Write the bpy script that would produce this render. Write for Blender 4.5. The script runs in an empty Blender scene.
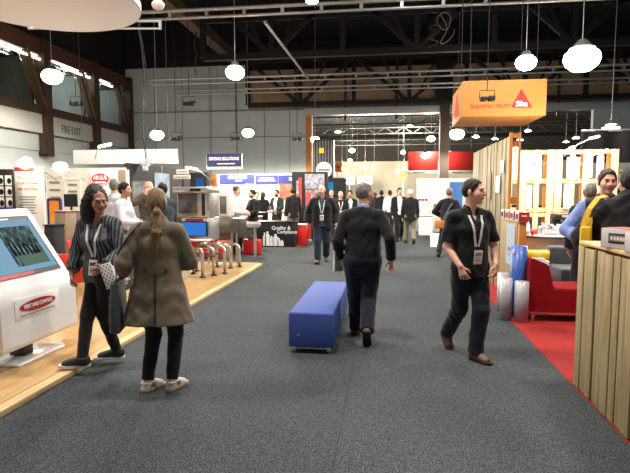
import bpy, bmesh, math, random
import numpy as np
from mathutils import Vector, Matrix, Euler

random.seed(7)
rng = np.random.default_rng(7)
scene = bpy.context.scene
COL = scene.collection
R = math.radians

# ------------------------------------------------------------------ camera
EYE = Vector((0.0, 0.0, 1.62))
FPX = 510.0
cam_d = bpy.data.cameras.new('camera')
cam = bpy.data.objects.new('camera', cam_d)
COL.objects.link(cam)
cam.location = EYE
cam.rotation_euler = Euler((R(90 - 4.87), 0, R(8.05)), 'XYZ')
cam_d.sensor_width = 36.0
cam_d.lens = FPX / 630.0 * 36.0
cam_d.clip_end = 300
scene.camera = cam
CM = cam.rotation_euler.to_matrix()

def ray(px, py):
    return CM @ Vector(((px - 315.0) / FPX, -(py - 236.5) / FPX, -1.0))
def on_z(px, py, z=0.0):
    d = ray(px, py); t = (z - EYE.z) / d.z
    return EYE + d * t
def on_y(px, py, Y):
    d = ray(px, py); t = Y / d.y
    return EYE + d * t
def on_x(px, py, X):
    d = ray(px, py); t = X / d.x
    return EYE + d * t

def dp(px, py, D):
    """the point seen at a pixel, D metres away along the lens axis"""
    return EYE + ray(px, py) * D
def gp(px, D, z=0.0):
    """a point at height z in the column of a pixel, D metres away"""
    p = dp(px, 193, D); return Vector((p.x, p.y, z))

# ------------------------------------------------------------------ materials
def lin(c):
    out = []
    for v in c[:3]:
        v = v / 255.0
        out.append(v / 12.92 if v <= 0.04045 else ((v + 0.055) / 1.055) ** 2.4)
    return out + [1.0]

def mat(name, col, rough=0.6, metal=0.0, var=0.0, vscale=8.0, bump=0.0, bscale=60.0, stretch=(1, 1, 1), emit=0.0,
        alpha=None, trans=0.0, spec=0.5, col2=None, sheen=0.0, coat=0.0):
    m = bpy.data.materials.new(name); m.use_nodes = True
    nt = m.node_tree; b = nt.nodes['Principled BSDF']
    c = lin(col)
    b.inputs['Base Color'].default_value = c
    b.inputs['Roughness'].default_value = rough
    b.inputs['Metallic'].default_value = metal
    b.inputs['Specular IOR Level'].default_value = spec
    if sheen: b.inputs['Sheen Weight'].default_value = sheen
    if coat: b.inputs['Coat Weight'].default_value = coat
    if trans: b.inputs['Transmission Weight'].default_value = trans
    if alpha is not None: b.inputs['Alpha'].default_value = alpha
    if emit:
        b.inputs['Emission Color'].default_value = c
        b.inputs['Emission Strength'].default_value = emit
    tc = None
    if var or col2 or bump:
        tc = nt.nodes.new('ShaderNodeTexCoord'); mp = nt.nodes.new('ShaderNodeMapping')
        mp.inputs['Scale'].default_value = stretch
        nt.links.new(tc.outputs['Object'], mp.inputs['Vector'])
    if var or col2:
        n = nt.nodes.new('ShaderNodeTexNoise'); n.inputs['Scale'].default_value = vscale; n.inputs['Detail'].default_value = 5
        nt.links.new(mp.outputs['Vector'], n.inputs['Vector'])
        r = nt.nodes.new('ShaderNodeValToRGB')
        c2 = lin(col2) if col2 else [min(1, x * (1 + var)) for x in c[:3]] + [1]
        c1 = c if col2 else [x * (1 - var) for x in c[:3]] + [1]
        r.color_ramp.elements[0].position = 0.3; r.color_ramp.elements[1].position = 0.7
        r.color_ramp.elements[0].color = c1; r.color_ramp.elements[1].color = c2
        nt.links.new(n.outputs['Fac'], r.inputs['Fac']); nt.links.new(r.outputs['Color'], b.inputs['Base Color'])
    if bump:
        n = nt.nodes.new('ShaderNodeTexNoise'); n.inputs['Scale'].default_value = bscale; n.inputs['Detail'].default_value = 3
        nt.links.new(mp.outputs['Vector'], n.inputs['Vector'])
        bp = nt.nodes.new('ShaderNodeBump'); bp.inputs['Strength'].default_value = bump; bp.inputs['Distance'].default_value = 0.01
        nt.links.new(n.outputs['Fac'], bp.inputs['Height']); nt.links.new(bp.outputs['Normal'], b.inputs['Normal'])
    return m

def emission(name, col, strength):
    m = bpy.data.materials.new(name); m.use_nodes = True
    nt = m.node_tree; nt.nodes.remove(nt.nodes['Principled BSDF'])
    e = nt.nodes.new('ShaderNodeEmission'); e.inputs['Color'].default_value = lin(col); e.inputs['Strength'].default_value = strength
    nt.links.new(e.outputs[0], nt.nodes['Material Output'].inputs[0])
    return m

def wood(name, c1, c2, along='Z', scale=3.0, rough=0.6, plank=None):
    """grained wood; object coordinates, grain runs along one axis"""
    m = bpy.data.materials.new(name); m.use_nodes = True
    nt = m.node_tree; b = nt.nodes['Principled BSDF']; b.inputs['Roughness'].default_value = rough
    tc = nt.nodes.new('ShaderNodeTexCoord'); mp = nt.nodes.new('ShaderNodeMapping')
    s = {'X': (0.6, 9, 9), 'Y': (9, 0.6, 9), 'Z': (9, 9, 0.6)}[along]
    mp.inputs['Scale'].default_value = s
    nt.links.new(tc.outputs['Object'], mp.inputs['Vector'])
    n = nt.nodes.new('ShaderNodeTexNoise'); n.inputs['Scale'].default_value = scale; n.inputs['Detail'].default_value = 6
    n.inputs['Distortion'].default_value = 0.6
    nt.links.new(mp.outputs['Vector'], n.inputs['Vector'])
    r = nt.nodes.new('ShaderNodeValToRGB'); r.color_ramp.elements[0].position = 0.32; r.color_ramp.elements[1].position = 0.68
    r.color_ramp.elements[0].color = lin(c1); r.color_ramp.elements[1].color = lin(c2)
    nt.links.new(n.outputs['Fac'], r.inputs['Fac'])
    last = r.outputs['Color']
    # each loose board keeps a tone of its own
    g = nt.nodes.new('ShaderNodeNewGeometry')
    mr = nt.nodes.new('ShaderNodeMapRange'); mr.inputs['To Min'].default_value = 0.84; mr.inputs['To Max'].default_value = 1.1
    nt.links.new(g.outputs['Random Per Island'], mr.inputs['Value'])
    mx = nt.nodes.new('ShaderNodeMix'); mx.data_type = 'RGBA'; mx.blend_type = 'MULTIPLY'; mx.inputs['Factor'].default_value = 1.0
    nt.links.new(last, mx.inputs['A']); nt.links.new(mr.outputs['Result'], mx.inputs['B'])
    last = mx.outputs['Result']
    if plank:
        br = nt.nodes.new('ShaderNodeTexBrick'); br.inputs['Scale'].default_value = 1.0
        br.inputs['Brick Width'].default_value = plank[0]; br.inputs['Row Height'].default_value = plank[1]
        br.inputs['Mortar Size'].default_value = 0.004; br.inputs['Color1'].default_value = (1, 1, 1, 1)
        br.inputs['Color2'].default_value = (.84, .82, .8, 1); br.inputs['Mortar'].default_value = (.45, .4, .35, 1)
        mp2 = nt.nodes.new('ShaderNodeMapping'); mp2.inputs['Rotation'].default_value = (0, 0, plank[2])
        nt.links.new(tc.outputs['Object'], mp2.inputs['Vector']); nt.links.new(mp2.outputs['Vector'], br.inputs['Vector'])
        m2 = nt.nodes.new('ShaderNodeMix'); m2.data_type = 'RGBA'; m2.blend_type = 'MULTIPLY'; m2.inputs['Factor'].default_value = 1.0
        nt.links.new(last, m2.inputs['A']); nt.links.new(br.outputs['Color'], m2.inputs['B']); last = m2.outputs['Result']
    nt.links.new(last, b.inputs['Base Color'])
    bp = nt.nodes.new('ShaderNodeBump'); bp.inputs['Strength'].default_value = 0.15; bp.inputs['Distance'].default_value = 0.01
    nt.links.new(n.outputs['Fac'], bp.inputs['Height']); nt.links.new(bp.outputs['Normal'], b.inputs['Normal'])
    return m

# ------------------------------------------------------------------ mesh building
class MB:
    """collects shapes; build() links them as ONE mesh object"""
    def __init__(s):
        s.bm = bmesh.new()
    def _add(s, verts, faces, mi=0, smooth=False):
        vs = [s.bm.verts.new(v) for v in verts]
        for f in faces:
            try:
                fc = s.bm.faces.new([vs[i] for i in f]); fc.material_index = mi; fc.smooth = smooth
            except ValueError:
                pass
        return vs
    def box(s, c, d, rot=None, bevel=0.0, mi=0, seg=2, taper=None):
        x, y, z = d[0] / 2, d[1] / 2, d[2] / 2
        t = taper if taper else (1, 1)
        co = [(-x, -y, -z), (x, -y, -z), (x, y, -z), (-x, y, -z),
              (-x * t[0], -y * t[1], z), (x * t[0], -y * t[1], z), (x * t[0], y * t[1], z), (-x * t[0], y * t[1], z)]
        fs = [(0, 3, 2, 1), (4, 5, 6, 7), (0, 1, 5, 4), (1, 2, 6, 5), (2, 3, 7, 6), (3, 0, 4, 7)]
        M = Matrix.Translation(c)
        if rot is not None:
            M = M @ (rot.to_4x4() if isinstance(rot, (Matrix, Euler)) and not isinstance(rot, Euler) else Euler(rot).to_matrix().to_4x4())
        if bevel > 0:
            tb = bmesh.new(); vs = [tb.verts.new(v) for v in co]
            for f in fs: tb.faces.new([vs[i] for i in f])
            bmesh.ops.bevel(tb, geom=list(tb.edges), offset=bevel, segments=seg, affect='EDGES', profile=0.5)
            tb.verts.index_update()
            vv = [M @ v.co for v in tb.verts]; ff = [[v.index for v in f.verts] for f in tb.faces]
            tb.free(); s._add(vv, ff, mi, True)
        else:
            s._add([M @ Vector(v) for v in co], fs, mi)
        return s
    def bar(s, a, b, w, h, up=(0, 0, 1), mi=0, bevel=0.0):
        a = Vector(a); b = Vector(b); d = b - a; L = d.length; d.normalize()
        u = Vector(up)
        if abs(d.dot(u)) > 0.98: u = Vector((1, 0, 0))
        r = d.cross(u).normalized(); u = r.cross(d)
        M = Matrix((r, d, u)).transposed()
        return s.box((a + b) / 2, (w, L, h), M, bevel, mi)
    def cyl(s, a, b, r0, r1=None, n=14, mi=0, caps=True, smooth=True):
        r1 = r0 if r1 is None else r1
        a = Vector(a); b = Vector(b); d = (b - a).normalized()
        u = d.orthogonal().normalized(); w = d.cross(u)
        vs = []
        for p, r in ((a, r0), (b, r1)):
            for i in range(n):
                t = 2 * math.pi * i / n
                vs.append(p + (u * math.cos(t) + w * math.sin(t)) * r)
        s._add(vs, [(i, (i + 1) % n, n + (i + 1) % n, n + i) for i in range(n)], mi, smooth)
        if caps:
            if r0 > 1e-5: s._add(vs[:n], [tuple(reversed(range(n)))], mi)
            if r1 > 1e-5: s._add(vs[n:], [tuple(range(n))], mi)
        return s
    def tube(s, pts, r, n=8, mi=0, close=False):
        pts = [Vector(p) for p in pts]; N = len(pts); rings = []
        u = None
        for i, p in enumerate(pts):
            q0 = pts[max(i - 1, 0)]; q1 = pts[min(i + 1, N - 1)]
            d = (q1 - q0).normalized()
            u = d.orthogonal().normalized() if u is None else (u - d * u.dot(d)).normalized()
            w = d.cross(u)
            rr = r[i] if isinstance(r, (list, tuple)) else r
            rings.append([p + (u * math.cos(2 * math.pi * k / n) + w * math.sin(2 * math.pi * k / n)) * rr for k in range(n)])
        vs = [v for rg in rings for v in rg]; fs = []
        for i in range(N - 1):
            for k in range(n):
                fs.append((i * n + k, i * n + (k + 1) % n, (i + 1) * n + (k + 1) % n, (i + 1) * n + k))
        fs.append(tuple(reversed(range(n)))); fs.append(tuple((N - 1) * n + k for k in range(n)))
        s._add(vs, fs, mi, True)
        return s
    def lathe(s, prof, c=(0, 0, 0), n=24, mi=0, M=None):
        c = Vector(c); vs = []; fs = []
        for (r, z) in prof:
            for k in range(n):
                t = 2 * math.pi * k / n
                v = Vector((r * math.cos(t), r * math.sin(t), z))
                vs.append(c + (M @ v if M is not None else v))
        for i in range(len(prof) - 1):
            for k in range(n):
                fs.append((i * n + k, i * n + (k + 1) % n, (i + 1) * n + (k + 1) % n, (i + 1) * n + k))
        s._add(vs, fs, mi, True)
        if prof[0][0] > 1e-4: s._add(vs[:n], [tuple(reversed(range(n)))], mi)
        if prof[-1][0] > 1e-4: s._add(vs[-n:], [tuple(range(n))], mi)
        return s
    def prism(s, poly, ext, mi=0, smooth=False):
        """closed outline of 3-D points pushed along ext"""
        n = len(poly); e = Vector(ext); P = [Vector(p) for p in poly]
        vs = P + [p + e for p in P]
        s._add(vs, [(i, (i + 1) % n, n + (i + 1) % n, n + i) for i in range(n)], mi, smooth)
        s._add(P, [tuple(reversed(range(n)))], mi); s._add([p + e for p in P], [tuple(range(n))], mi)
        return s
    def quad(s, a, b, c, d, mi=0):
        s._add([a, b, c, d], [(0, 1, 2, 3)], mi); return s
    def ball(s, c, r, n=12, mi=0):
        rr = r if isinstance(r, (tuple, list)) else (r, r, r)
        tb = bmesh.new(); bmesh.ops.create_uvsphere(tb, u_segments=n, v_segments=max(6, n // 2), radius=1)
        tb.verts.index_update()
        s._add([Vector(c) + Vector((v.co.x * rr[0], v.co.y * rr[1], v.co.z * rr[2])) for v in tb.verts],
               [[v.index for v in f.verts] for f in tb.faces], mi, True)
        tb.free(); return s
    def build(s, name, mats, parent=None, fix=True):
        if fix: bmesh.ops.recalc_face_normals(s.bm, faces=s.bm.faces)
        me = bpy.data.meshes.new(name); s.bm.to_mesh(me); s.bm.free()
        for m in (mats if isinstance(mats, (list, tuple)) else [mats]): me.materials.append(m)
        o = bpy.data.objects.new(name, me); COL.objects.link(o)
        if parent is not None: o.parent = parent
        return o

def tag(o, label=None, cat=None, group=None, kind=None):
    if label: o['label'] = label
    if cat: o['category'] = cat
    if group: o['group'] = group
    if kind: o['kind'] = kind
    return o

def thing(name, label, cat, loc=(0, 0, 0), rz=0.0, group=None):
    o = bpy.data.objects.new(name, None); COL.objects.link(o)
    o.location = loc; o.rotation_euler = (0, 0, rz); o.empty_display_size = 0.1
    return tag(o, label, cat, group)

def struct(o):
    o['kind'] = 'structure'; return o

def kids(o): return list(o.children)

def dup(root, loc, rz, label, group=None):
    r = root.copy(); COL.objects.link(r); r.location = loc; r.rotation_euler = (0, 0, rz)
    r['label'] = label
    if group: r['group'] = group
    for ch in list(root.children):
        c = ch.copy(); COL.objects.link(c); c.parent = r
        for g in list(ch.children):
            d = g.copy(); COL.objects.link(d); d.parent = c
    return r

def text(name, body, size, m, parent, M, align='CENTER', depth=0.002, xs=1.0, bold=0.0):
    """lettering as a mesh part; M places the text plane (x right, y up, z out)"""
    cu = bpy.data.curves.new('txt', 'FONT'); cu.body = body; cu.size = size; cu.align_x = align; cu.align_y = 'CENTER'
    cu.extrude = depth; cu.offset = bold; cu.resolution_u = 3
    t = bpy.data.objects.new('txt', cu); COL.objects.link(t)
    dg = bpy.context.evaluated_depsgraph_get()
    me = bpy.data.meshes.new_from_object(t.evaluated_get(dg))
    bpy.data.objects.remove(t); bpy.data.curves.remove(cu)
    me.name = name
    me.transform(M @ Matrix.Diagonal((xs, 1, 1, 1)))
    me.materials.clear(); me.materials.append(m)
    o = bpy.data.objects.new(name, me); COL.objects.link(o)
    if parent is not None: o.parent = parent
    return o

def frame_M(origin, xdir, ydir):
    x = Vector(xdir).normalized(); y = Vector(ydir); y = (y - x * y.dot(x)).normalized(); z = x.cross(y)
    M = Matrix((x, y, z)).transposed().to_4x4(); M.translation = Vector(origin)
    return M
FACE_CAM = lambda p: frame_M(p, (1, 0, 0), (0, 0, 1))       # a text plane that faces -Y
FACE_AISLE_L = lambda p: frame_M(p, (0, 1, 0), (0, 0, 1))   # faces +X (stands to the west of the aisle)
FACE_AISLE_R = lambda p: frame_M(p, (0, -1, 0), (0, 0, 1))  # faces -X
# ------------------------------------------------------------------ figures: smooth solids meshed into one continuous surface
F4 = np.float32
def V3(*a): return np.array(a, dtype=np.float64)
def unit(v):
    v = np.asarray(v, float); return v / max(np.linalg.norm(v), 1e-9)
def cap(a, b, r1, r2=None):
    a = np.asarray(a, float); b = np.asarray(b, float); r2 = r1 if r2 is None else r2
    ba = b - a; L2 = float(ba @ ba) + 1e-12
    def f(P):
        pa = P - a; t = np.clip(pa @ ba / L2, 0, 1)
        return np.linalg.norm(pa - t[:, None] * ba, axis=1) - (r1 + (r2 - r1) * t)
    return f
def ell(c, r, Rm=None):
    c = np.asarray(c, float); r = np.asarray(r, float)
    def f(P):
        q = P - c
        if Rm is not None: q = q @ Rm
        k0 = np.linalg.norm(q / r, axis=1); k1 = np.linalg.norm(q / (r * r), axis=1)
        return k0 * (k0 - 1) / np.maximum(k1, 1e-6)
    return f
def econ(a, b, u, ra, rb):
    a = np.asarray(a, float); b = np.asarray(b, float); ba = b - a; L = np.linalg.norm(ba); ax = ba / L
    u = np.asarray(u, float); u = unit(u - ax * (u @ ax)); v = np.cross(ax, u)
    def f(P):
        pa = P - a; t = np.clip(pa @ ax / L, 0, 1); q = pa - (t * L)[:, None] * ax
        rx = ra[0] + (rb[0] - ra[0]) * t; ry = ra[1] + (rb[1] - ra[1]) * t; m = np.minimum(rx, ry)
        x = q @ u; y = q @ v; z = q @ ax
        k0 = np.sqrt((x / rx) ** 2 + (y / ry) ** 2 + (z / m) ** 2)
        k1 = np.sqrt((x / rx ** 2) ** 2 + (y / ry ** 2) ** 2 + (z / m ** 2) ** 2)
        return k0 * (k0 - 1) / np.maximum(k1, 1e-6)
    return f
def smin(a, b, k):
    if k <= 0: return np.minimum(a, b)
    h = np.maximum(k - np.abs(a - b), 0) / k
    return np.minimum(a, b) - h * h * k * 0.25
def union(parts, k=0.02):
    def f(P):
        d = None
        for p in parts:
            g, kk = p if isinstance(p, tuple) else (p, k)
            e = g(P); d = e if d is None else smin(d, e, kk)
        return d
    return f
def inter(f, g): return lambda P: np.maximum(f(P), g(P))
def minus(f, g, k=0.0): return lambda P: -smin(-f(P), g(P), k)
def below(p, n):
    """half space on the side n points away from"""
    p = np.asarray(p, float); n = unit(n)
    return lambda P: (P - p) @ n
def folds(f, amp, seed=0.0, freq=1.0):
    def g(P):
        x, y, z = P[:, 0] * freq, P[:, 1] * freq, P[:, 2] * freq
        n = np.sin(31 * z + 6 * np.sin(13 * x + seed) + 5 * np.sin(11 * y + 2 * seed)) * 0.5
        n += np.sin(47 * (x * .6 + z * .8) + 4 * np.sin(17 * y + seed) + seed) * 0.3 + np.sin(23 * (y - .7 * z) + 3 * np.sin(19 * x - seed)) * 0.35
        return f(P) + amp * n
    return g

_E = [((0,0,0),(1,0,0)),((0,1,0),(1,1,0)),((0,0,1),(1,0,1)),((0,1,1),(1,1,1)),((0,0,0),(0,1,0)),((1,0,0),(1,1,0)),
      ((0,0,1),(0,1,1)),((1,0,1),(1,1,1)),((0,0,0),(0,0,1)),((1,0,0),(1,0,1)),((0,1,0),(0,1,1)),((1,1,0),(1,1,1))]
def nets(fn, lo, hi, h):
    lo = np.asarray(lo, float); hi = np.asarray(hi, float); B = 4
    nb = np.maximum(np.ceil((hi - lo) / (h * B)).astype(int), 1)
    g = np.stack(np.meshgrid(*[np.arange(n) for n in nb], indexing='ij'), -1).reshape(-1, 3)
    H = h * B
    dc = fn(lo + (g + 0.5) * H - h / 2)
    actb = np.abs(dc) < H * 1.9
    val = np.repeat(np.repeat(np.repeat(dc.reshape(nb), B, 0), B, 1), B, 2).astype(F4)
    off = np.stack(np.meshgrid(*[np.arange(B)] * 3, indexing='ij'), -1).reshape(-1, 3)
    ids = (g[actb][:, None, :] * B + off[None]).reshape(-1, 3)
    for s in range(0, len(ids), 400000):
        q = ids[s:s + 400000]
        val[q[:, 0], q[:, 1], q[:, 2]] = fn(lo + q * h)
    val[val == 0] = 1e-6
    val[0] = np.abs(val[0]); val[-1] = np.abs(val[-1]); val[:, 0] = np.abs(val[:, 0]); val[:, -1] = np.abs(val[:, -1])
    val[:, :, 0] = np.abs(val[:, :, 0]); val[:, :, -1] = np.abs(val[:, :, -1])
    s = val < 0
    c = np.zeros(np.array(s.shape) - 1, np.int8)
    for a in (0, 1):
        for b in (0, 1):
            for d in (0, 1):
                c += s[a:a + c.shape[0], b:b + c.shape[1], d:d + c.shape[2]]
    act = (c > 0) & (c < 8)
    idx = np.argwhere(act); idm = np.full(act.shape, -1, np.int32); idm[act] = np.arange(len(idx))
    acc = np.zeros((len(idx), 3)); cnt = np.zeros(len(idx))
    for o1, o2 in _E:
        o1 = np.array(o1); o2 = np.array(o2)
        v1 = val[tuple((idx + o1).T)]; v2 = val[tuple((idx + o2).T)]
        cr = (v1 < 0) != (v2 < 0)
        t = np.where(cr, v1 / np.where(cr, v1 - v2, 1), 0)
        acc += cr[:, None] * (o1 + t[:, None] * (o2 - o1)); cnt += cr
    verts = lo + (idx + acc / cnt[:, None]) * h
    faces = []
    for ax in range(3):
        sl0 = [slice(None)] * 3; sl1 = [slice(None)] * 3
        sl0[ax] = slice(0, -1); sl1[ax] = slice(1, None)
        A = s[tuple(sl0)]; C = s[tuple(sl1)]
        b, d = [(1, 2), (2, 0), (0, 1)][ax]
        e = np.argwhere(A != C); e = e[(e[:, b] > 0) & (e[:, d] > 0) & (e[:, b] < s.shape[b] - 1) & (e[:, d] < s.shape[d] - 1)]
        inside = A[tuple(e.T)]
        ub = np.zeros(3, int); ub[b] = 1; ud = np.zeros(3, int); ud[d] = 1
        q = np.stack([idm[tuple((e - ub - ud).T)], idm[tuple((e - ud).T)], idm[tuple(e.T)], idm[tuple((e - ub).T)]], 1)
        q[~inside] = q[~inside][:, ::-1]
        faces.append(q)
    return verts, np.concatenate(faces)

def np_mesh(name, verts, faces, mats, parent, mi=None):
    me = bpy.data.meshes.new(name)
    me.vertices.add(len(verts)); me.vertices.foreach_set('co', verts.astype(F4).ravel())
    n = len(faces); me.loops.add(n * 4); me.polygons.add(n)
    me.loops.foreach_set('vertex_index', faces.astype(np.int32).ravel())
    me.polygons.foreach_set('loop_start', np.arange(0, n * 4, 4, dtype=np.int32))
    me.polygons.foreach_set('use_smooth', np.ones(n, bool))
    for m in (mats if isinstance(mats, (list, tuple)) else [mats]): me.materials.append(m)
    if mi is not None: me.polygons.foreach_set('material_index', mi.astype(np.int32))
    me.update(calc_edges=True); me.validate()
    o = bpy.data.objects.new(name, me); COL.objects.link(o)
    if parent is not None: o.parent = parent
    return o

def solid(name, fn, lo, hi, h, m, parent, paint=None):
    v, f = nets(fn, lo, hi, h)
    if len(f) == 0: return None
    mi = None
    if paint is not None: mi = paint(v[f].mean(axis=1))
    return np_mesh(name, v, f, m, parent, mi)

def rotx(a): c, s = math.cos(R(a)), math.sin(R(a)); return np.array([[1, 0, 0], [0, c, -s], [0, s, c]])
def roty(a): c, s = math.cos(R(a)), math.sin(R(a)); return np.array([[c, 0, s], [0, 1, 0], [-s, 0, c]])
def rotz(a): c, s = math.cos(R(a)), math.sin(R(a)); return np.array([[c, -s, 0], [s, c, 0], [0, 0, 1]])
def ik(a, t, l1, l2, pole):
    d = t - a; L = np.linalg.norm(d)
    if L > (l1 + l2) * 0.999: t = a + d / L * (l1 + l2) * 0.999; d = t - a; L = np.linalg.norm(d)
    ax = d / L; x = (l1 * l1 - l2 * l2 + L * L) / (2 * L); y = math.sqrt(max(l1 * l1 - x * x, 0))
    p = np.asarray(pole, float); p = unit(p - ax * (p @ ax))
    return a + ax * x + p * y, t

def person(label, loc, rz, H=1.75, fem=False, girth=1.0, pose=None, top=None, inner=None, legs=None, shoes=None, hair=None,
           skin=None, res=0.012, lanyard=None, group=None, belt=None, cat='person'):
    """faces -Y at rz = 0; its own left is +X"""
    pose = pose or {}; P_ = pose.get
    root = thing('person', label, cat, loc, R(rz), group)
    sc = H / 1.75; root.scale = (sc, sc, sc)
    g = girth; h = res / sc; hc = max(h, 0.008)
    pc = V3(*P_('pelvis', (0, 0, .935)))
    Rt = rotz(P_('twist', 0)) @ rotx(P_('lean', 0)) @ roty(P_('side', 0))
    Rp = rotz(P_('pyaw', 0))
    T = lambda x, y, z: pc + Rt @ V3(x, y, z)
    Xt = Rt @ V3(1, 0, 0); Ft = Rt @ V3(0, -1, 0); Ut = Rt @ V3(0, 0, 1)
    sw = (.152 if fem else .175) * (0.5 + 0.5 * g)
    hw = .092
    # ---- skeleton
    S = {}; E = {}; W = {}
    K = {}; A = {}; HJ = {}
    for sd, sg in (('R', -1), ('L', 1)):
        S[sd] = T(sg * sw, .01, .446)
        arm = P_('arm' + sd) or dict(hand=S[sd] + V3(sg * .05, -.06, -.53))
        hand = V3(*arm['hand'])
        E[sd], W[sd] = ik(S[sd], hand, .285, .255, arm.get('pole', (sg * .5, .8, -.3)))
        HJ[sd] = pc + Rp @ V3(sg * hw, 0, -.03)
        ft = P_('foot' + sd, (sg * .11, 0, 0, sg * 10, 0))
        ank = V3(ft[0], ft[1], .085 + ft[2])
        fd = rotz(ft[3]) @ V3(0, -1, 0)
        kp = P_('knee' + sd, tuple(fd * .6 + Rp @ V3(0, -.4, 0)))
        K[sd], A[sd] = ik(HJ[sd], ank, .425, .405, kp)
    Rh = rotz(P_('hyaw', 0)) @ rotx(P_('hpitch', 0)) @ roty(P_('hroll', 0))
    nb = T(0, .015, .51); hcen = T(0, -.012, .60) + Rh @ V3(0, -.02, .095)
    hs = .96 if fem else 1.0
    hd = lambda x, y, z: hcen + Rh @ (V3(x, y, z) * hs)
    # ---- body
    body = [(econ(T(0, 0, .0), T(0, 0, .18), Xt, (.155 * g, .105 * g), (.132 * g, .095 * g)), .04),
            (econ(T(0, 0, .18), T(0, 0, .38), Xt, (.132 * g, .095 * g), (.15 * g, .1 * g)), .05),
            (cap(S['R'], S['L'], .052), .05), (cap(nb, S['R'] + (nb - S['R']) * .25, .055, .04), .05), (cap(nb, S['L'] + (nb - S['L']) * .25, .055, .04), .05),
            (cap(nb - Ut * .03, hd(0, .02, -.05), .056 if not fem else .047, .055 if not fem else .046), .03)]
    for sd in 'RL':
        body += [(cap(S[sd], E[sd], .046, .038), .03), (cap(E[sd], W[sd], .041, .026), .015),
                 (cap(HJ[sd], K[sd], .08, .052), .04), (cap(K[sd], A[sd], .052, .036), .02)]
        ft = P_('foot' + sd, (0, 0, 0, (-1 if sd == 'R' else 1) * 10, 0))
        Fr = rotz(ft[3]) @ rotx(ft[4])
        body.append((cap(A[sd] + Fr @ V3(0, .012, -.03), A[sd] + Fr @ V3(0, -.11, -.058), .022, .014), .012))
    # head
    hp = [(ell(hd(0, .018, .03), V3(.074, .094, .09) * hs, Rh), .03), (ell(hd(0, -.028, -.04), V3(.057, .062, .07) * hs, Rh), .035),
          (ell(hd(0, -.068, -.096), V3(.024, .02, .018) * hs, Rh), .03),
          (cap(hd(-.034, -.078, .034), hd(.034, -.078, .034), .013), .02),
          (cap(hd(0, -.086, .018), hd(0, -.112, -.02), .0085, .0135), .014), (cap(hd(-.014, -.094, -.026), hd(.014, -.094, -.026), .009), .012),
          (cap(hd(-.018, -.087, -.056), hd(.018, -.087, -.056), .0095), .01),
          (ell(hd(-.04, -.058, -.022), V3(.028, .03, .03), Rh), .03), (ell(hd(.04, -.058, -.022), V3(.028, .03, .03), Rh), .03)]
    for sg in (-1, 1):
        hp.append((ell(hd(sg * .077, .014, -.002), V3(.011, .02, .033) * hs, Rh @ rotz(sg * 20)), .008))
    headf = union(hp)
    headf = minus(minus(headf, ell(hd(-.032, -.096, .012), V3(.017, .015, .011)), .012), ell(hd(.032, -.096, .012), V3(.017, .015, .011)), .012)
    # hands
    hands = []
    for sd, sg in (('R', -1), ('L', 1)):
        arm = P_('arm' + sd) or {}
        fa = unit(W[sd] - E[sd])
        d = unit(arm.get('dir', fa)); n = np.asarray(arm.get('palm', (-sg, 0, 0)), float); n = unit(n - d * (n @ d))
        l = np.cross(d, n) if sd == 'R' else np.cross(n, d)
        w = W[sd]; k = .92 if fem else 1.0; c = R(arm.get('curl', 22))
        hands.append((econ(w - d * .01, w + d * .082 * k, l, (.025 * k, .019 * k), (.037 * k, .0135 * k)), .02))
        for i, (lo_, ln) in enumerate(((.031, .074), (.0105, .083), (-.0105, .077), (-.030, .06))):
            p = w + d * .082 * k + l * lo_ * k; a = c * (.7 + .12 * i)
            fan = l * (.16, .05, -.06, -.17)[i]
            for j, fr in enumerate((.45, .3, .25)):
                q = p + unit(d * math.cos(a) + n * math.sin(a) + fan * (1 - j * .3)) * ln * k * fr
                hands.append((cap(p, q, .0086 - .0006 * j, .008 - .0006 * j), .004)); p = q; a += c * 1.15
        p = w + d * .022 * k + l * .022 * k + n * .006
        q = p + unit(l * .8 + d * .75 + n * .35) * .045 * k
        hands.append((cap(p, q, .0135, .0105), .012))
        q2 = q + unit(l * .25 + d * 1 + n * .45) * .03 * k
        hands.append((cap(q, q2, .0102, .0085), .004))
    bodyf = union(body + [(headf, .02)] + [(union(hands), .012)])
    allp = np.array([pc, hcen] + [x[s_] for x in (S, E, W, K, A, HJ) for s_ in 'RL'])
    lo = allp.min(0) - .24; hi = allp.max(0) + .24
    lo[2] = max(lo[2], -.03)
    lip = hd(0, -.09, -.056)
    ladd = Rh
    def paint(c):
        q = (c - lip) @ ladd
        return ((np.abs(q[:, 0]) < .024) & (np.abs(q[:, 2]) < .0085) & (np.abs(q[:, 1]) < .02)).astype(int)
    solid('body', bodyf, lo, hi, h, [skin, MATS['lips']], root, paint)
    for sg in (-1, 1):
        e = MB(); e.ball(hd(sg * .031, -.0775, .012), (.0125, .0115, .009), 10, 0); e.ball(hd(sg * .031, -.0845, .0115), .0066, 8, 1)
        e.build('eye', [MATS['eye_white'], MATS['iris']], root)
        if hair and hair.get('brow', True):
            e = MB(); e.tube([hd(sg * .014, -.0925, .031), hd(sg * .03, -.092, .0365), hd(sg * .048, -.082, .031)], [.003, .0042, .0025], 6)
            e.build('eyebrow', hair['mat'], root)
    # ---- trousers
    if legs:
        sk = []
        lr = legs.get('r', (.102, .08, .072)); cut = legs.get('cut', .06)
        for sd in 'RL':
            fa = unit(A[sd] - K[sd])
            sk.append((inter(union([cap(HJ[sd], K[sd], lr[0] * g, lr[1]), cap(K[sd], A[sd] + fa * .08, lr[1], lr[2])], .02), below(A[sd] + fa * (.05 - cut), fa)), .025))
        sk.append((econ(pc + Rp @ V3(0, 0, -.02), pc + Rp @ V3(0, 0, .2), Rp @ V3(1, 0, 0), (.168 * g, .122 * g), (.15 * g, .112 * g)), .05))
        if fem or legs.get('seat'): sk.append((ell(pc + Rp @ V3(0, .035, -.04), (.15, .1, .1), Rp), .05))
        tf = folds(union(sk), legs.get('folds', .0035), 1.3)
        top_z = legs.get('top', .11)
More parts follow.
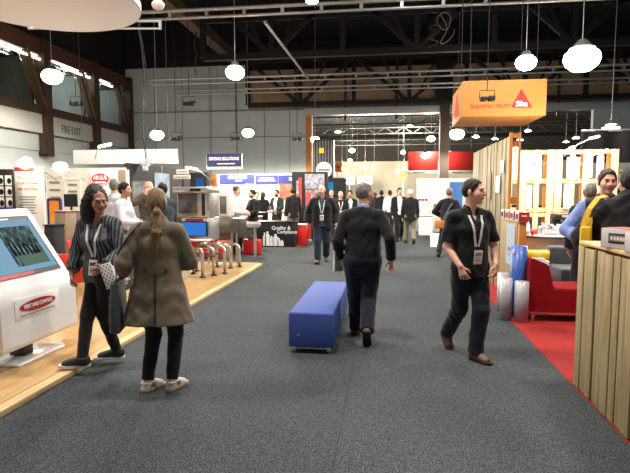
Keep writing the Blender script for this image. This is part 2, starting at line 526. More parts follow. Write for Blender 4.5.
        tf = inter(tf, below(pc + V3(0, 0, top_z), (0, 0, 1)))
        solid('trousers', tf, lo, hi, hc, legs['mat'], root)
    if belt:
        bf = econ(pc + Rp @ V3(0, 0, -.02), pc + Rp @ V3(0, 0, .2), Rp @ V3(1, 0, 0), (.175 * g, .129 * g), (.158 * g, .119 * g))
        bf = inter(inter(bf, below(pc + V3(0, 0, .112), (0, 0, 1))), below(pc + V3(0, 0, .075), (0, 0, -1)))
        solid('belt', bf, lo, hi, hc, belt, root)
    # ---- garments for the upper body
    outer = None
    def garment(name, gm, extra=0.0):
        o = gm.get('loose', .0) + extra
        hem = gm.get('hem', -.06); st = gm.get('st')
        if st is None:
            if fem: st = [(hem - .03, .165, .125, 0), (.0, .168, .125, 0), (.17, .135, .105, 0), (.32, .148, .122, -.012), (.42, .135, .095, 0)]
            else: st = [(hem - .03, .168, .128, 0), (.10, .158, .122, 0), (.34, .175, .128, -.005), (.43, .15, .095, 0)]
        tr = []
        for (z1, a1, b1, y1), (z2, a2, b2, y2) in zip(st[:-1], st[1:]):
            if z2 <= hem: continue
            tr.append((econ(T(0, y1, z1), T(0, y2, z2), Xt, (a1 * g + o, b1 * g + o), (a2 * g + o, b2 * g + o)), .03))
        tr.append((cap(S['R'] + (S['L'] - S['R']) * .06, S['R'] + (S['L'] - S['R']) * .94, .05 + o), .05))
        for sd in 'RL': tr.append((cap(nb - Ut * .015, S[sd] + (nb - S[sd]) * .12, .058 + o, .05 + o), .05))
        if fem and gm.get('bust', True):
            for sg in (-1, 1): tr.append((ell(T(sg * .07, -.075, .3), (.07, .06, .07), Rt), .05))
        tors = inter(union(tr), below(T(0, 0, hem), -Ut))
        if gm.get('collar_stand'):
            tors = union([tors, (cap(nb, nb + unit(hcen - nb) * gm['collar_stand'], .072 + o), .02)])
        parts = [tors]
        slv = gm.get('sleeve', 1.0); r0, r1, r2 = gm.get('sr', (.06, .052, .04))
        for sd in 'RL':
            if slv <= .02: continue
            if slv <= .5:
                t = slv / .5; cpt = S[sd] + (E[sd] - S[sd]) * t; ax = unit(E[sd] - S[sd])
                a = inter(cap(S[sd], E[sd], r0 + o, r1 + o + .006), below(cpt, ax))
            else:
                t = (slv - .5) / .5; ax = unit(W[sd] - E[sd]); cpt = E[sd] + (W[sd] - E[sd]) * t
                lowr = inter(cap(E[sd], W[sd] + ax * .04, r1 + o, r2 + o), below(cpt, ax))
                a = union([cap(S[sd], E[sd], r0 + o, r1 + o), lowr], .012)
            parts.append((a, .03))
        f = folds(union(parts), gm.get('folds', .004), gm.get('seed', 0.7), gm.get('freq', 1.0))
        # neck opening
        f = minus(f, cap(nb - Ut * gm.get('neckdrop', .0) + Ft * .012, nb + unit(hcen - nb) * .3, gm.get('neckr', .062)), .008)
        if gm.get('vee'):
            vz = gm['vee']     # depth of the open neck below the collar
            def vf(P):
                q = (P - pc) @ Rt
                return np.maximum(np.abs(q[:, 0]) - np.interp(q[:, 2], [.52 - vz, .53], [0.0, .055]), q[:, 1] + .02)
            f = minus(f, vf)
        if gm.get('open'):
            ow = gm['open']
            def of(P):
                q = (P - pc) @ Rt
                return np.maximum(np.abs(q[:, 0] - gm.get('ox', 0)) - np.interp(q[:, 2], [hem, .1, .3, .5], [ow * gm.get('flare', 1.2), ow * .6, ow, ow * .9]), q[:, 1] + .01)
            f = minus(f, of, .006)
        ob = solid(name, f, lo, hi, hc, gm['mat'], root)
        if gm.get('collar'):
            cm = gm['collar']
            cf = econ(nb - Ut * .012 + Ft * .006, nb + unit(hcen - nb) * .062 + Ft * .0, Xt, (.082, .08), (.07, .068))
            cf = minus(inter(cf, below(nb + unit(hcen - nb) * .06, unit(hcen - nb))), cap(nb - Ut * .04, nb + unit(hcen - nb) * .3, .06), 0)
            def cv(P):
                q = (P - pc) @ Rt
                return np.maximum(np.abs(q[:, 0]) - np.interp(q[:, 2], [.46, .58], [.005, .04]), q[:, 1])
            cf = minus(cf, cv)
            co = solid('collar', cf, lo, hi, min(hc, .007), cm, root)
        return f
    if inner: inf_ = garment(inner.get('name', 'shirt'), inner); outer = inf_
    if top:
        outer = garment(top.get('name', 'sweater'), top)
        if inner: outer = union([outer, inf_], 0)
    # ---- shoes
    if shoes:
        for sd, sg in (('R', -1), ('L', 1)):
            ft = P_('foot' + sd, (0, 0, 0, sg * 10, 0)); Fr = rotz(ft[3]) @ rotx(ft[4]); a = A[sd]
            ss = shoes.get('scale', 1.0); a0 = a + V3(0, 0, .085 * (ss - 1))
            def loc_(f, Fr=Fr, a=a0, ss=ss): return lambda P: f((P - a) @ Fr / ss) * ss
            up = union([cap((0, .012, .012), (0, .018, -.04), .045, .043), econ((0, .02, -.048), (0, -.135, -.058), (1, 0, 0), (.04, .04), (.044, .03)),
                        cap((0, -.01, -.012), (0, -.10, -.045), .04, .03)], .03)
            if shoes.get('low'): up = inter(up, lambda P: P[:, 2] - .002 + .25 * np.maximum(-P[:, 1] - .02, 0))
            if shoes.get('sandal'):
                up0 = up
                def up(P, up0=up0):
                    y = P[:, 1]; z = P[:, 2]
                    toe = np.maximum(y + .055, -.2 - y); strap = np.abs(y - .02 + (z + .05) * .6) - .012; mid = np.abs(z + .012) - .01
                    return np.maximum(up0(P), np.minimum(toe, np.minimum(strap, mid)))
            up = inter(up, lambda P: -P[:, 2] - .068)
            so = shoes.get('heel', 0)
            def sole(P):
                x, y, z = P[:, 0], P[:, 1], P[:, 2]
                t = np.clip((.03 - y) / .175, 0, 1)
                d2 = np.sqrt(x * x + (y - (.03 - .175 * t)) ** 2) - (.039 + .008 * t)
                return np.maximum(d2, np.abs(z + .072) - .0135)
            b0 = a - .28; b1 = a + .28
            so_ = solid('shoe', loc_(up), b0, b1, min(hc, .008), shoes['mat'], root)
            s2 = solid('sole', loc_(sole), b0, b1, min(hc, .007), shoes.get('sole', shoes['mat']), so_ if so_ else root)
    # ---- hair
    if hair:
        kind = hair['kind']; th = hair.get('th', .02)
        xs = [-.12, -.07, -.04, -.02, .0, .03, .055, .078, .092, .1]; ys = [.05, .045, .035, .0, -.02, -.038, -.047, -.05, -.06, -.085]
        if kind == 'bald': ys = [.05, .045, .035, .012, .005, .03, .3, .3, .3, .3]; th = .007
        if kind == 'receding': ys = [.05, .045, .035, .0, -.012, -.02, -.02, -.02, -.03, -.04]
        def hf(P):
            q = (P - hcen) @ Rh / hs
            k0 = np.linalg.norm((q - V3(0, .018, .03)) / V3(.074 + th * .7, .094 + th, .09 + th * 1.2), axis=1)
            d = (k0 - 1) * (.08 + th)
            ks = .006 if kind == 'bald' else .02
            d = -smin(-d, -(np.interp(q[:, 2], xs, ys) - q[:, 1] - .004), ks)
            d = np.maximum(d, -hair.get('nape', .075) - q[:, 2])
            wv = np.sin(90 * q[:, 0] + 30 * q[:, 2] + 3 * np.sin(40 * q[:, 1])) * np.sin(60 * q[:, 1] + 20 * q[:, 2])
            return d + wv * hair.get('wav', .0035)
        f = hf
        if kind == 'ponytail':
            # hair drawn back over the nape and gathered low, tail falling down the back
            ln = hair.get('len', .3)
            base = hd(0, .108, -.055)
            tl = [base, base + V3(0, 1, 0) @ Rt.T * .035 + V3(0, 0, -.04), base + Rt @ V3(0, .085, -ln * .5), base + Rt @ V3(.005, .095, -ln)]
            f = union([hf, (ell(hd(0, .075, -.02), V3(.075, .06, .085), Rh), .03), (cap(tl[0], tl[1], .024, .034), .02),
                       (econ(tl[1], tl[2], Xt, (.036, .026), (.044, .024)), .02), (econ(tl[2], tl[3], Xt, (.044, .024), (.012, .01)), .02)])
            f0 = f
            def f(P):
                q = (P - hcen) @ Rt
                return f0(P) + .003 * np.sin(170 * q[:, 0] + 9 * q[:, 2]) * (q[:, 2] < .02)
        if kind == 'long':
            cl = [(ell(hd(0, .045, .03), V3(.098, .1, .105), Rh), .03)]
            for (x, y, z, r) in hair.get('blobs', ()):
                cl.append((ell(hd(x, y, z), (r, r, r * 1.25)), .03))
            f1 = union(cl)
            fc = ell(hd(0, -.085, -.03), V3(.066, .075, .105), Rh)
            def f(P):
                q = P * 1.0
                n = np.sin(85 * q[:, 0] + 3 * np.sin(50 * q[:, 2])) * np.sin(70 * q[:, 2] + 2 * np.sin(60 * q[:, 1])) * np.sin(75 * q[:, 1])
                return np.maximum(f1(P), -fc(P)) + n * .009
        hob = solid('hair', f, np.minimum(lo, hcen - .3), hi + .05, min(hc, max(h, .007)), hair['mat'], root)
        if kind == 'ponytail':
            t_ = MB(); t_.tube([base + Rt @ V3(.03 * math.cos(k * .7), .02, .03 * math.sin(k * .7)) for k in range(10)], .008, 6)
            t_.build('hair_tie', MATS['black_cloth'], hob)
        if hair.get('beard'):
            bf = ell(hd(0, -.032, -.065), V3(.062, .066, .06), Rh)
            bf = minus(inter(bf, below(hd(0, -.06, -.03), Rh @ V3(0, .25, 1))), ell(hd(0, -.095, -.05), V3(.026, .025, .012), Rh))
            solid('beard', bf, hcen - .2, hcen + .2, min(hc, .008), hair['beard'], root)
        if hair.get('glasses'):
            e = MB()
            for sg in (-1, 1):
                e.tube([hd(sg * .032 + .02 * math.cos(t), -.101, .01 + .015 * math.sin(t)) for t in np.linspace(0, 6.283, 13)], .0018, 5)
                e.tube([hd(sg * .052, -.1, .014), hd(sg * .08, -.03, .014), hd(sg * .08, .02, .01)], .0018, 5)
            e.build('glasses', MATS['black_cloth'], root)
    # ---- lanyard and badge
    def front(x, z, gap=.006, dirv=None):
        dv = Ft if dirv is None else dirv
        p = pc + Rt @ V3(x, 0, z) + dv * .42
        for _ in range(60):
            d = float(outer(p[None])[0])
            if d < gap: break
            p = p - dv * max(d - gap * .5, .002) * .8
        return p
    if lanyard:
        bz = lanyard.get('z', .12); wd = lanyard.get('w', .02)
        lm = MB()
        for sg in (-1, 1):
            pts = [nb + Rt @ V3(sg * .03, .075, .0), nb + Rt @ V3(sg * .066, .03, .012)]
            for t in np.linspace(0, 1, 9):
                pts.append(front(sg * (.066 * (1 - t) + .012 * t) , .47 * (1 - t) + (bz + .1) * t, .007))
            a = None
            ring = []
            for i, p in enumerate(pts):
                nrm = Ft if i > 1 else unit(p - nb)
                tg = unit(pts[min(i + 1, len(pts) - 1)] - pts[max(i - 1, 0)]); sdv = unit(np.cross(tg, nrm))
                ring.append((p + sdv * wd / 2, p - sdv * wd / 2, nrm))
            for (a1, b1, n1), (a2, b2, n2) in zip(ring[:-1], ring[1:]):
                lm._add([a1, b1, b2, a2, a1 - n1 * .003, b1 - n1 * .003, b2 - n2 * .003, a2 - n2 * .003], [(0, 1, 2, 3), (4, 7, 6, 5), (0, 4, 5, 1), (3, 2, 6, 7), (0, 3, 7, 4), (1, 5, 6, 2)])
        lo_ = lm.build('lanyard', lanyard['mat'], root)
        bp = front(0, bz + .04, .012) + Ft * .004; bp2 = front(0, bz - .04, .012) + Ft * .004
        upv = unit(bp - bp2); mid = (bp + bp2) / 2
        M = frame_M(Vector(mid), Vector(Xt), Vector(upv))
        bd = MB(); bh = lanyard.get('bh', .125); bw = lanyard.get('bw', .088)
        bd.box((0, 0, 0), (bw, bh, .004), None, .0015)
        bo = bd.build('badge', MATS['badge'], lo_); bo.data.transform(M)
        pr = MB(); pr.box((0, bh * .22, .0026), (bw * .8, bh * .22, .001)); pr.box((0, -bh * .02, .0026), (bw * .55, bh * .05, .001)); pr.box((0, -bh * .2, .0026), (bw * .7, bh * .08, .001), None, 0, 0)
        po = pr.build('badge_print', lanyard.get('print', MATS['badge_print']), lo_); po.data.transform(M)
    info = dict(root=root, S=S, E=E, W=W, T=T, Rt=Rt, pc=pc, sdf=outer, front=front, nb=nb, Xt=Xt, Ft=Ft, hd=hd, sc=sc, K=K, A=A)
    info['M'] = Matrix.Translation(loc) @ Matrix.Rotation(R(rz), 4, 'Z') @ Matrix.Scale(sc, 4)
    return info
# ------------------------------------------------------------------ shared materials
MATS = {}
def M_(name, *a, **k):
    MATS[name] = mat(name, *a, **k); return MATS[name]
def skin_mat(name, c):
    m = mat(name, c, 0.5, var=.06, vscale=14, bump=.05, bscale=220)
    m.node_tree.nodes['Principled BSDF'].inputs['Subsurface Weight'].default_value = 0.08
    m.node_tree.nodes['Principled BSDF'].inputs['Subsurface Radius'].default_value = (.01, .004, .002)
    MATS[name] = m
skin_mat('skin_fair', (222, 176, 152)); skin_mat('skin_pink', (224, 168, 144)); skin_mat('skin_tan', (190, 140, 110)); skin_mat('skin_brown', (166, 116, 90))
M_('lips', (160, 92, 84), .5); M_('eye_white', (150, 140, 134), .35); M_('iris', (34, 24, 18), .2)
def cloth(name, c, var=.12, bump=.25, bs=180, vs=5, sheen=.15, rough=.85):
    return M_(name, c, rough, var=var, vscale=vs, bump=bump, bscale=bs, sheen=sheen, spec=.25)
cloth('black_cloth', (20, 20, 22)); cloth('charcoal', (38, 40, 42)); cloth('navy', (20, 24, 36)); cloth('denim', (32, 40, 54)); cloth('dark_denim', (19, 24, 34))
cloth('sweater_black', (19, 20, 19), bs=300); cloth('coat_brown', (108, 95, 76), var=.1); cloth('white_shirt', (212, 216, 226)); cloth('cream_shirt', (222, 216, 202))
cloth('blue_shirt', (130, 146, 200)); cloth('mid_blue', (70, 92, 140)); cloth('grey_suit', (84, 88, 94)); cloth('slate_suit', (56, 62, 76)); cloth('khaki', (128, 118, 98))
cloth('red_cloth', (150, 30, 30)); cloth('olive', (90, 80, 58)); cloth('light_denim', (70, 84, 104))
def hairm(name, c1, c2):
    MATS[name] = mat(name, c1, .5, col2=c2, vscale=6, stretch=(14, 14, 1.2), bump=.6, bscale=18, spec=.35)
hairm('hair_black', (14, 12, 12), (30, 26, 24)); hairm('hair_dark', (30, 23, 18), (48, 38, 30)); hairm('hair_grey', (92, 88, 82), (150, 146, 140)); hairm('hair_white', (170, 166, 158), (215, 212, 205))
hairm('hair_light_brown', (78, 56, 38), (146, 112, 74)); hairm('hair_brown', (62, 46, 34), (94, 70, 50))
M_('badge', (226, 222, 220), .35); M_('badge_print', (188, 120, 116), .4); M_('badge_ink', (70, 70, 80), .4)
cloth('lanyard_white', (222, 220, 220), var=.03, bump=.1); cloth('lanyard_grey', (150, 152, 160), var=.03)
M_('leather_brown', (92, 60, 40), .45, var=.15, vscale=12, bump=.1, bscale=90); M_('leather_dark', (34, 28, 25), .4, var=.1)
M_('shoe_black', (26, 26, 29), .6, var=.15, bump=.2, bscale=150); M_('shoe_sole_white', (210, 205, 196), .6); M_('shoe_white', (218, 208, 202), .55); M_('sole_dark', (22, 20, 18), .7)
M_('sole_tan', (190, 160, 120), .7)
# striped blouse
def striped(name, base, s1, s2, scale=26):
    m = bpy.data.materials.new(name); m.use_nodes = True; nt = m.node_tree; b = nt.nodes['Principled BSDF']
    b.inputs['Roughness'].default_value = .85
    tc = nt.nodes.new('ShaderNodeTexCoord'); mp = nt.nodes.new('ShaderNodeMapping'); mp.inputs['Rotation'].default_value = (0, R(4), 0)
    nt.links.new(tc.outputs['Object'], mp.inputs['Vector'])
    n = nt.nodes.new('ShaderNodeTexNoise'); n.inputs['Scale'].default_value = 5
    nt.links.new(tc.outputs['Object'], n.inputs['Vector'])
    w = nt.nodes.new('ShaderNodeTexWave'); w.bands_direction = 'X'; w.inputs['Scale'].default_value = scale / 6.28 * 1.0; w.inputs['Distortion'].default_value = 1.2
    w.inputs['Detail Scale'].default_value = .6
    nt.links.new(mp.outputs['Vector'], w.inputs['Vector'])
    r = nt.nodes.new('ShaderNodeValToRGB'); r.color_ramp.interpolation = 'CONSTANT'
    r.color_ramp.elements[0].color = lin(base); r.color_ramp.elements[0].position = 0
    e = r.color_ramp.elements[1]; e.position = .42; e.color = lin(s1)
    for p, c in ((.62, base), (.78, s2), (.9, s1)):
        e = r.color_ramp.elements.new(p); e.color = lin(c)
    nt.links.new(w.outputs['Fac'], r.inputs['Fac']); nt.links.new(r.outputs['Color'], b.inputs['Base Color'])
    MATS[name] = m
striped('striped_blouse', (30, 34, 44), (84, 86, 92), (140, 140, 140), 62)
# ------------------------------------------------------------------ furniture and building materials
M_('white_panel', (228, 226, 222), .55, var=.02, vscale=2); M_('white_gloss', (226, 226, 226), .22, coat=.3); M_('cream_panel', (226, 218, 204), .6, var=.03, vscale=2)
M_('grey_wall', (186, 194, 198), .7, var=.05, vscale=.8); M_('dark_metal', (34, 33, 33), .5, .6); M_('steel', (206, 204, 198), .3, .75, var=.1, vscale=6, bump=.03, bscale=40)
M_('steel_dark', (120, 117, 112), .35, .8, var=.15, vscale=5); M_('chrome', (200, 200, 200), .15, 1.0); M_('far_steel', (92, 92, 90), .5, .3); M_('band_white', (188, 190, 190), .6); M_('banner_white', (244, 246, 255), .6)
M_('aluminium', (190, 192, 194), .4, .7, var=.05); M_('black_panel', (13, 13, 14), .8, var=.1)
M_('black_plastic', (16, 16, 18), .4); M_('glass_dark', (20, 24, 26), .08, spec=.8); M_('brown_steel', (66, 50, 40), .55, .2, var=.1, vscale=3); M_('rust_fascia', (80, 46, 38), .7, var=.15, vscale=2)
M_('soffit', (66, 62, 60), .8, var=.15, vscale=2); M_('roof_dark', (15, 15, 16), .85, var=.3, vscale=3); M_('header_brown', (168, 142, 114), .8, var=.2, vscale=1.2); M_('beam_brown', (84, 66, 50), .7, var=.15, vscale=3)
M_('bench_blue', (58, 80, 152), .75, var=.06, vscale=3, bump=.12, bscale=320); M_('sika_orange', (180, 126, 54), .55, var=.03); M_('sign_red', (206, 44, 40), .5); M_('oval_red', (172, 26, 40), .4)
M_('booth_blue', (34, 42, 116), .5); M_('navy_sign', (30, 34, 86), .5); M_('ink_white', (236, 236, 236), .5); M_('ink_dark', (40, 36, 36), .6); M_('ink_grey', (128, 124, 122), .6); M_('ink_red', (190, 50, 50), .6)
M_('red_carpet', (160, 30, 24), .95, var=.12, vscale=30, bump=.5, bscale=300); M_('blue_carpet', (50, 84, 150), .95, var=.1, vscale=30); M_('couch_red', (142, 20, 28), .9, var=.08, bump=.3, bscale=260, spec=.15)
M_('couch_grey', (64, 66, 72), .75, var=.08, bump=.3, bscale=260, sheen=.2); M_('yellow', (236, 190, 20), .5, var=.05); M_('yellow_bag', (232, 184, 34), .6, var=.06); M_('foam_blue', (54, 92, 170), .4, coat=.3, var=.06)
M_('foam_white', (176, 172, 178), .35, coat=.3, var=.05); M_('plastic_red', (206, 40, 30), .35, coat=.2); M_('box_white', (206, 202, 198), .5); M_('box_red', (196, 40, 44), .5); M_('orange_wood', (196, 124, 50), .6, var=.1)
M_('poster_white', (232, 230, 226), .5); M_('poster_cream', (236, 226, 212), .5); M_('clear_wrap', (196, 198, 200), .12, spec=.8, var=.2, vscale=40); M_('bag_grey', (70, 72, 76), .6, var=.1, bump=.2, bscale=120)
M_('strap_grey', (98, 100, 106), .7, var=.08); M_('tan_cabinet', (150, 128, 104), .6, var=.08)
MATS['pallet'] = wood('pallet', (142, 122, 86), (180, 159, 116), 'Z', 3.5); MATS['pallet_h'] = wood('pallet_h', (186, 152, 98), (226, 196, 140), 'X', 3.5)
MATS['pallet_pale'] = wood('pallet_pale', (200, 172, 124), (236, 212, 164), 'Z', 3.5); MATS['grey_slat'] = wood('grey_slat', (130, 116, 86), (166, 150, 114), 'Z', 3.0)
MATS['deck'] = wood('deck', (192, 150, 98), (212, 174, 120), 'Y', 2.0, .35, (1.3, .19, math.pi / 2)); MATS['deck_edge'] = wood('deck_edge', (206, 170, 118), (222, 190, 142), 'Y', 2.0, .4)
MATS['chair_wood'] = wood('chair_wood', (190, 150, 104), (214, 176, 130), 'Z', 3.0)
# ------------------------------------------------------------------ the hall
XL, YB, ZC = -14.0, 26.3, 10.6
zl = lambda y: on_x(0, y, XL).z
zb = lambda px, y: on_y(px, y, YB).z
xb = lambda px: on_y(px, 193, YB).x
yl = lambda px: on_x(px, 193, XL).y

def carpet_mat():
    m = bpy.data.materials.new('hall_carpet'); m.use_nodes = True; nt = m.node_tree; b = nt.nodes['Principled BSDF']
    b.inputs['Roughness'].default_value = .95; b.inputs['Specular IOR Level'].default_value = .15
    tc = nt.nodes.new('ShaderNodeTexCoord')
    def noise(sc, det, st=(1, 1, 1)):
        mp = nt.nodes.new('ShaderNodeMapping'); mp.inputs['Scale'].default_value = st; nt.links.new(tc.outputs['Object'], mp.inputs['Vector'])
        n = nt.nodes.new('ShaderNodeTexNoise'); n.inputs['Scale'].default_value = sc; n.inputs['Detail'].default_value = det
        nt.links.new(mp.outputs['Vector'], n.inputs['Vector']); return n
    n1 = noise(95, 3); n2 = noise(.55, 4); n3 = noise(22, 3)
    r = nt.nodes.new('ShaderNodeValToRGB'); r.color_ramp.elements[0].position = .34; r.color_ramp.elements[1].position = .70
    r.color_ramp.elements[0].color = lin((22, 25, 27)); r.color_ramp.elements[1].color = lin((104, 109, 112))
    nt.links.new(n1.outputs['Fac'], r.inputs['Fac'])
    def mul(a, fac, lo, hi):
        mr = nt.nodes.new('ShaderNodeMapRange'); mr.inputs['From Min'].default_value = .3; mr.inputs['From Max'].default_value = .7
        mr.inputs['To Min'].default_value = lo; mr.inputs['To Max'].default_value = hi; nt.links.new(fac, mr.inputs['Value'])
        mx = nt.nodes.new('ShaderNodeMix'); mx.data_type = 'RGBA'; mx.blend_type = 'MULTIPLY'; mx.inputs['Factor'].default_value = 1
        nt.links.new(a, mx.inputs['A']); nt.links.new(mr.outputs['Result'], mx.inputs['B']); return mx.outputs['Result']
    c = mul(r.outputs['Color'], n2.outputs['Fac'], .82, 1.15); c = mul(c, n3.outputs['Fac'], .8, 1.2)
    # two-metre carpet runs, each of a slightly different shade
    br = nt.nodes.new('ShaderNodeTexBrick'); br.inputs['Brick Width'].default_value = 9; br.inputs['Row Height'].default_value = 2.0; br.inputs['Scale'].default_value = 1
    br.inputs['Mortar Size'].default_value = .006; br.inputs['Color1'].default_value = (1, 1, 1, 1); br.inputs['Color2'].default_value = (.84, .85, .86, 1); br.inputs['Mortar'].default_value = (.7, .7, .7, 1)
    mp = nt.nodes.new('ShaderNodeMapping'); mp.inputs['Rotation'].default_value = (0, 0, math.pi / 2); mp.inputs['Location'].default_value = (.4, .3, 0)
    nt.links.new(tc.outputs['Object'], mp.inputs['Vector']); nt.links.new(mp.outputs['Vector'], br.inputs['Vector'])
    mx = nt.nodes.new('ShaderNodeMix'); mx.data_type = 'RGBA'; mx.blend_type = 'MULTIPLY'; mx.inputs['Factor'].default_value = 1
    nt.links.new(c, mx.inputs['A']); nt.links.new(br.outputs['Color'], mx.inputs['B'])
    nt.links.new(mx.outputs['Result'], b.inputs['Base Color'])
    bp = nt.nodes.new('ShaderNodeBump'); bp.inputs['Strength'].default_value = .5; bp.inputs['Distance'].default_value = .012
    nt.links.new(n1.outputs['Fac'], bp.inputs['Height']); nt.links.new(bp.outputs['Normal'], b.inputs['Normal'])
    return m
def box_s(name, x0, x1, y0, y1, z0, z1, m, bevel=0):
    b = MB(); b.box(((x0 + x1) / 2, (y0 + y1) / 2, (z0 + z1) / 2), (abs(x1 - x0), abs(y1 - y0), abs(z1 - z0)), None, bevel)
    return struct(b.build(name, m))

box_s('floor', -22, 34, -4, 78, -.1, 0, carpet_mat())
XP = -2.745
box_s('floor_platform', -12.0, XP - .10, 1.2, 11.05, 0, .05, MATS['deck'])
b = MB(); b.box((XP - .05, 6.125, .025), (.1, 9.85, .05), None, .004); b.box(((XP - .1 - 12) / 2, 11.10, .025), (abs(-12 - XP + .1) , .1, .05), None, .004)
struct(b.build('trim_1', MATS['deck_edge']))
box_s('floor_red_carpet', 1.57, 9.5, 2.2, 13.0, 0, .006, MATS['red_carpet'])
box_s('floor_red_stand', -8.5, gp(299, 15.3).x, 14.95, 19.5, 0, .008, MATS['red_carpet'])
box_s('floor_blue_stand', on_z(404, 232).x, 8.5, on_z(430, 232).y, 26, 0, .01, MATS['blue_carpet'])

# ceiling
box_s('ceiling', -22, 34, -4, YB + .3, ZC, ZC + .2, MATS['roof_dark'])
box_s('ceiling_far', -22, 34, YB + .3, 78, 9.2, 9.4, MATS['roof_dark'])
# side wall with the upper-storey offices
z25, z42, z97, z106, z127, z145 = [zl(v) for v in (24, 41, 97, 106, 128, 146)]
box_s('wall_left', XL - .3, XL, -4, YB, 0, z145, MATS['grey_wall'])
box_s('trim_2', XL - .3, XL + .04, -4, YB, z145, z127, MATS['grey_wall'])
box_s('trim_3', XL - .3, XL + .22, -4, YB, z127 + .04, z106, MATS['band_white'])
box_s('trim_4', XL - .3, XL + .32, -4, YB, z106, z97, MATS['brown_steel'])
box_s('trim_5', XL - .3, XL + .25, -4, YB, z42, z25, MATS['rust_fascia'])
box_s('wall_left_upper', XL - .3, XL + .0, -4, YB, z25, ZC, MATS['roof_dark'])
M_('office_wall', (120, 132, 126), .7, var=.15, vscale=.5)
box_s('wall_office_back', XL - 4.2, XL - 4.0, -4, YB, z97, z42, MATS['office_wall'])
box_s('floor_office', XL - 4.2, XL - .3, -4, YB, z97 - .1, z97, MATS['office_wall'])
box_s('ceiling_office', XL - 4.2, XL - .3, -4, YB, z42, z42 + .1, MATS['soffit'])
glass = mat('office_glass', (225, 235, 232), .03, trans=1.0, alpha=.35)
posts = [yl(44) - 2 * (yl(93) - yl(44)), yl(44) - (yl(93) - yl(44)), yl(44), yl(93), yl(129) - .1]
for i, y in enumerate(posts):
    b = MB()
    b.box((XL + .2, y, (zl(152) + z25) / 2), (.42, .42, z25 - zl(152)))
    b.box((XL + .3, y - .28, zl(150) + .3), (.2, .12, .6))
    struct(b.build('trim_%d' % (6 + i), MATS['brown_steel']))
    b = MB(); b.bar((XL + .12, y - 1.0, z42), (XL + .16, y - .1, z97), .28, .22, (1, 0, 0))
    b.bar((XL + .4, y - 1.15, z42), (XL + .42, y - .26, z97), .06, .1, (1, 0, 0))
    struct(b.build('trim_%d' % (20 + i), MATS['beam_brown']))
    if i:
        y0 = posts[i - 1] + .21; y1 = y - .21
        b = MB(); b.box((XL - .12, (y0 + y1) / 2, (z97 + z42) / 2), (.012, y1 - y0, z42 - z97)); w_ = struct(b.build('window_%d' % i, glass))
        b = MB()
        for zz in (z97 + .04, z42 - .04): b.box((XL - .12, (y0 + y1) / 2, zz), (.07, y1 - y0, .08))
        for yy in (y0 + .04, y1 - .04): b.box((XL - .12, yy, (z97 + z42) / 2), (.07, .08, z42 - z97))
        b.build('window_frame', MATS['brown_steel'], w_)
        box_s('wall_office_%d' % i, XL - 4.0, XL - .35, y - .06, y + .06, z97, z42, MATS['office_wall'])
tube_glow = emission('tube_glow', (255, 252, 240), 6.0)
k = 0
for (pa, ya, pb, yb_) in ((-20, 36, 36, 55), (48, 60, 84, 74), (95, 79, 107, 83)):
    a = on_x(pa, ya, XL - .05); c = on_x(pb, yb_, XL - .05)
    for dz, f0, f1 in ((0, 0, .93), (-.13, .2, 1)):
        p = a.lerp(c, f0); q = a.lerp(c, f1); p.z += dz - .05; q.z += dz - .05; p.x = q.x = XL + .12 + .1 * (dz < 0)
        t = thing('strip_light', '%s white strip light over %s' % ('upper' if dz == 0 else 'lower', ('the office window at the picture corner', 'the office window above the exit sign', 'the office window beside the back wall')[k]), 'light', (p + q) / 2, 0, 'fluorescent strips over the office windows')
        L = (q - p).length
        b = MB(); b.box((0, 0, .05), (.16, L, .05)); b.build('housing', MATS['white_panel'], t)
        b = MB(); b.cyl((0, -L / 2, 0), (0, L / 2, 0), .045, n=8); b.build('tube', tube_glow, t)
    k += 1
for j, (px, py) in enumerate(((3, 62), (15, 68), (67, 82))):
    p = on_x(px, py, XL - 2.2)
    t = thing('ceiling_light', 'oval ceiling light inside the upper office, %s' % ('nearer the frame edge', 'just inside the first window', 'behind the middle window')[j], 'light', p, 0, 'lights inside the upper offices')
    b = MB(); b.lathe([(.02, .06), (.34, .05), (.36, 0), (.3, -.03), (.02, -.04)]); b.build('diffuser', tube_glow, t)
    l = bpy.data.lights.new('lamp_light', 'POINT'); l.energy = 130; l.shadow_soft_size = .3; lo = bpy.data.objects.new('lamp_light', l); COL.objects.link(lo); lo.parent = t; lo.location = (0, 0, -.3)
    b = MB(); b.cyl((0, 0, .06), (0, 0, z42 - p.z), .015); b.build('stem', MATS['dark_metal'], t)
t = thing('fire_exit_sign', 'white sign with green FIRE EXIT letters on the white band of the side wall', 'sign', on_x(71, 131, XL + .23), 0)
p = t.location.copy()
b = MB(); b.box((0, 0, 0), (.02, 1.7, .62), None, .004); b.build('sign_board', MATS['band_white'], t)
text('lettering', 'FIRE EXIT', .46, mat('sign_green', (34, 70, 60), .5), t, FACE_AISLE_L((.014, 0, 0)), xs=.72, bold=.004)
# back wall of large pale sheets, lower part left of the opening
xo = xb(311); xs_ = xb(249)
box_s('wall_back', XL - .3, xs_, YB, YB + .3, 0, zb(190, 67), MATS['grey_wall'])
box_s('wall_back_low', xs_, xo, YB, YB + .3, 0, zb(280, 108), MATS['grey_wall'])
box_s('wall_back_upper', XL - .3, xs_, YB, YB + .3, zb(190, 67), ZC, MATS['roof_dark'])
box_s('wall_back_gable', xs_ - .2, 34, YB + .8, YB + 1.0, zb(380, 108), ZC + .2, MATS['roof_dark'])
b = MB()
for px in (157, 184, 211, 238, 265, 290): b.box((xb(px), YB - .01, zb(px, 150)), (.03, .02, 2 * (zb(px, 108) - zb(px, 150)) if px > 249 else 2 * (zb(px, 67) - zb(px, 150))))
struct(b.build('trim_30', MATS['ink_grey']))
b = MB(); b.cyl((XL, YB - .06, zb(190, 112)), (xo, YB - .06, zb(190, 112)), .035); b.cyl((XL, YB - .04, zb(190, 138)), (xo, YB - .04, zb(190, 138)), .02)
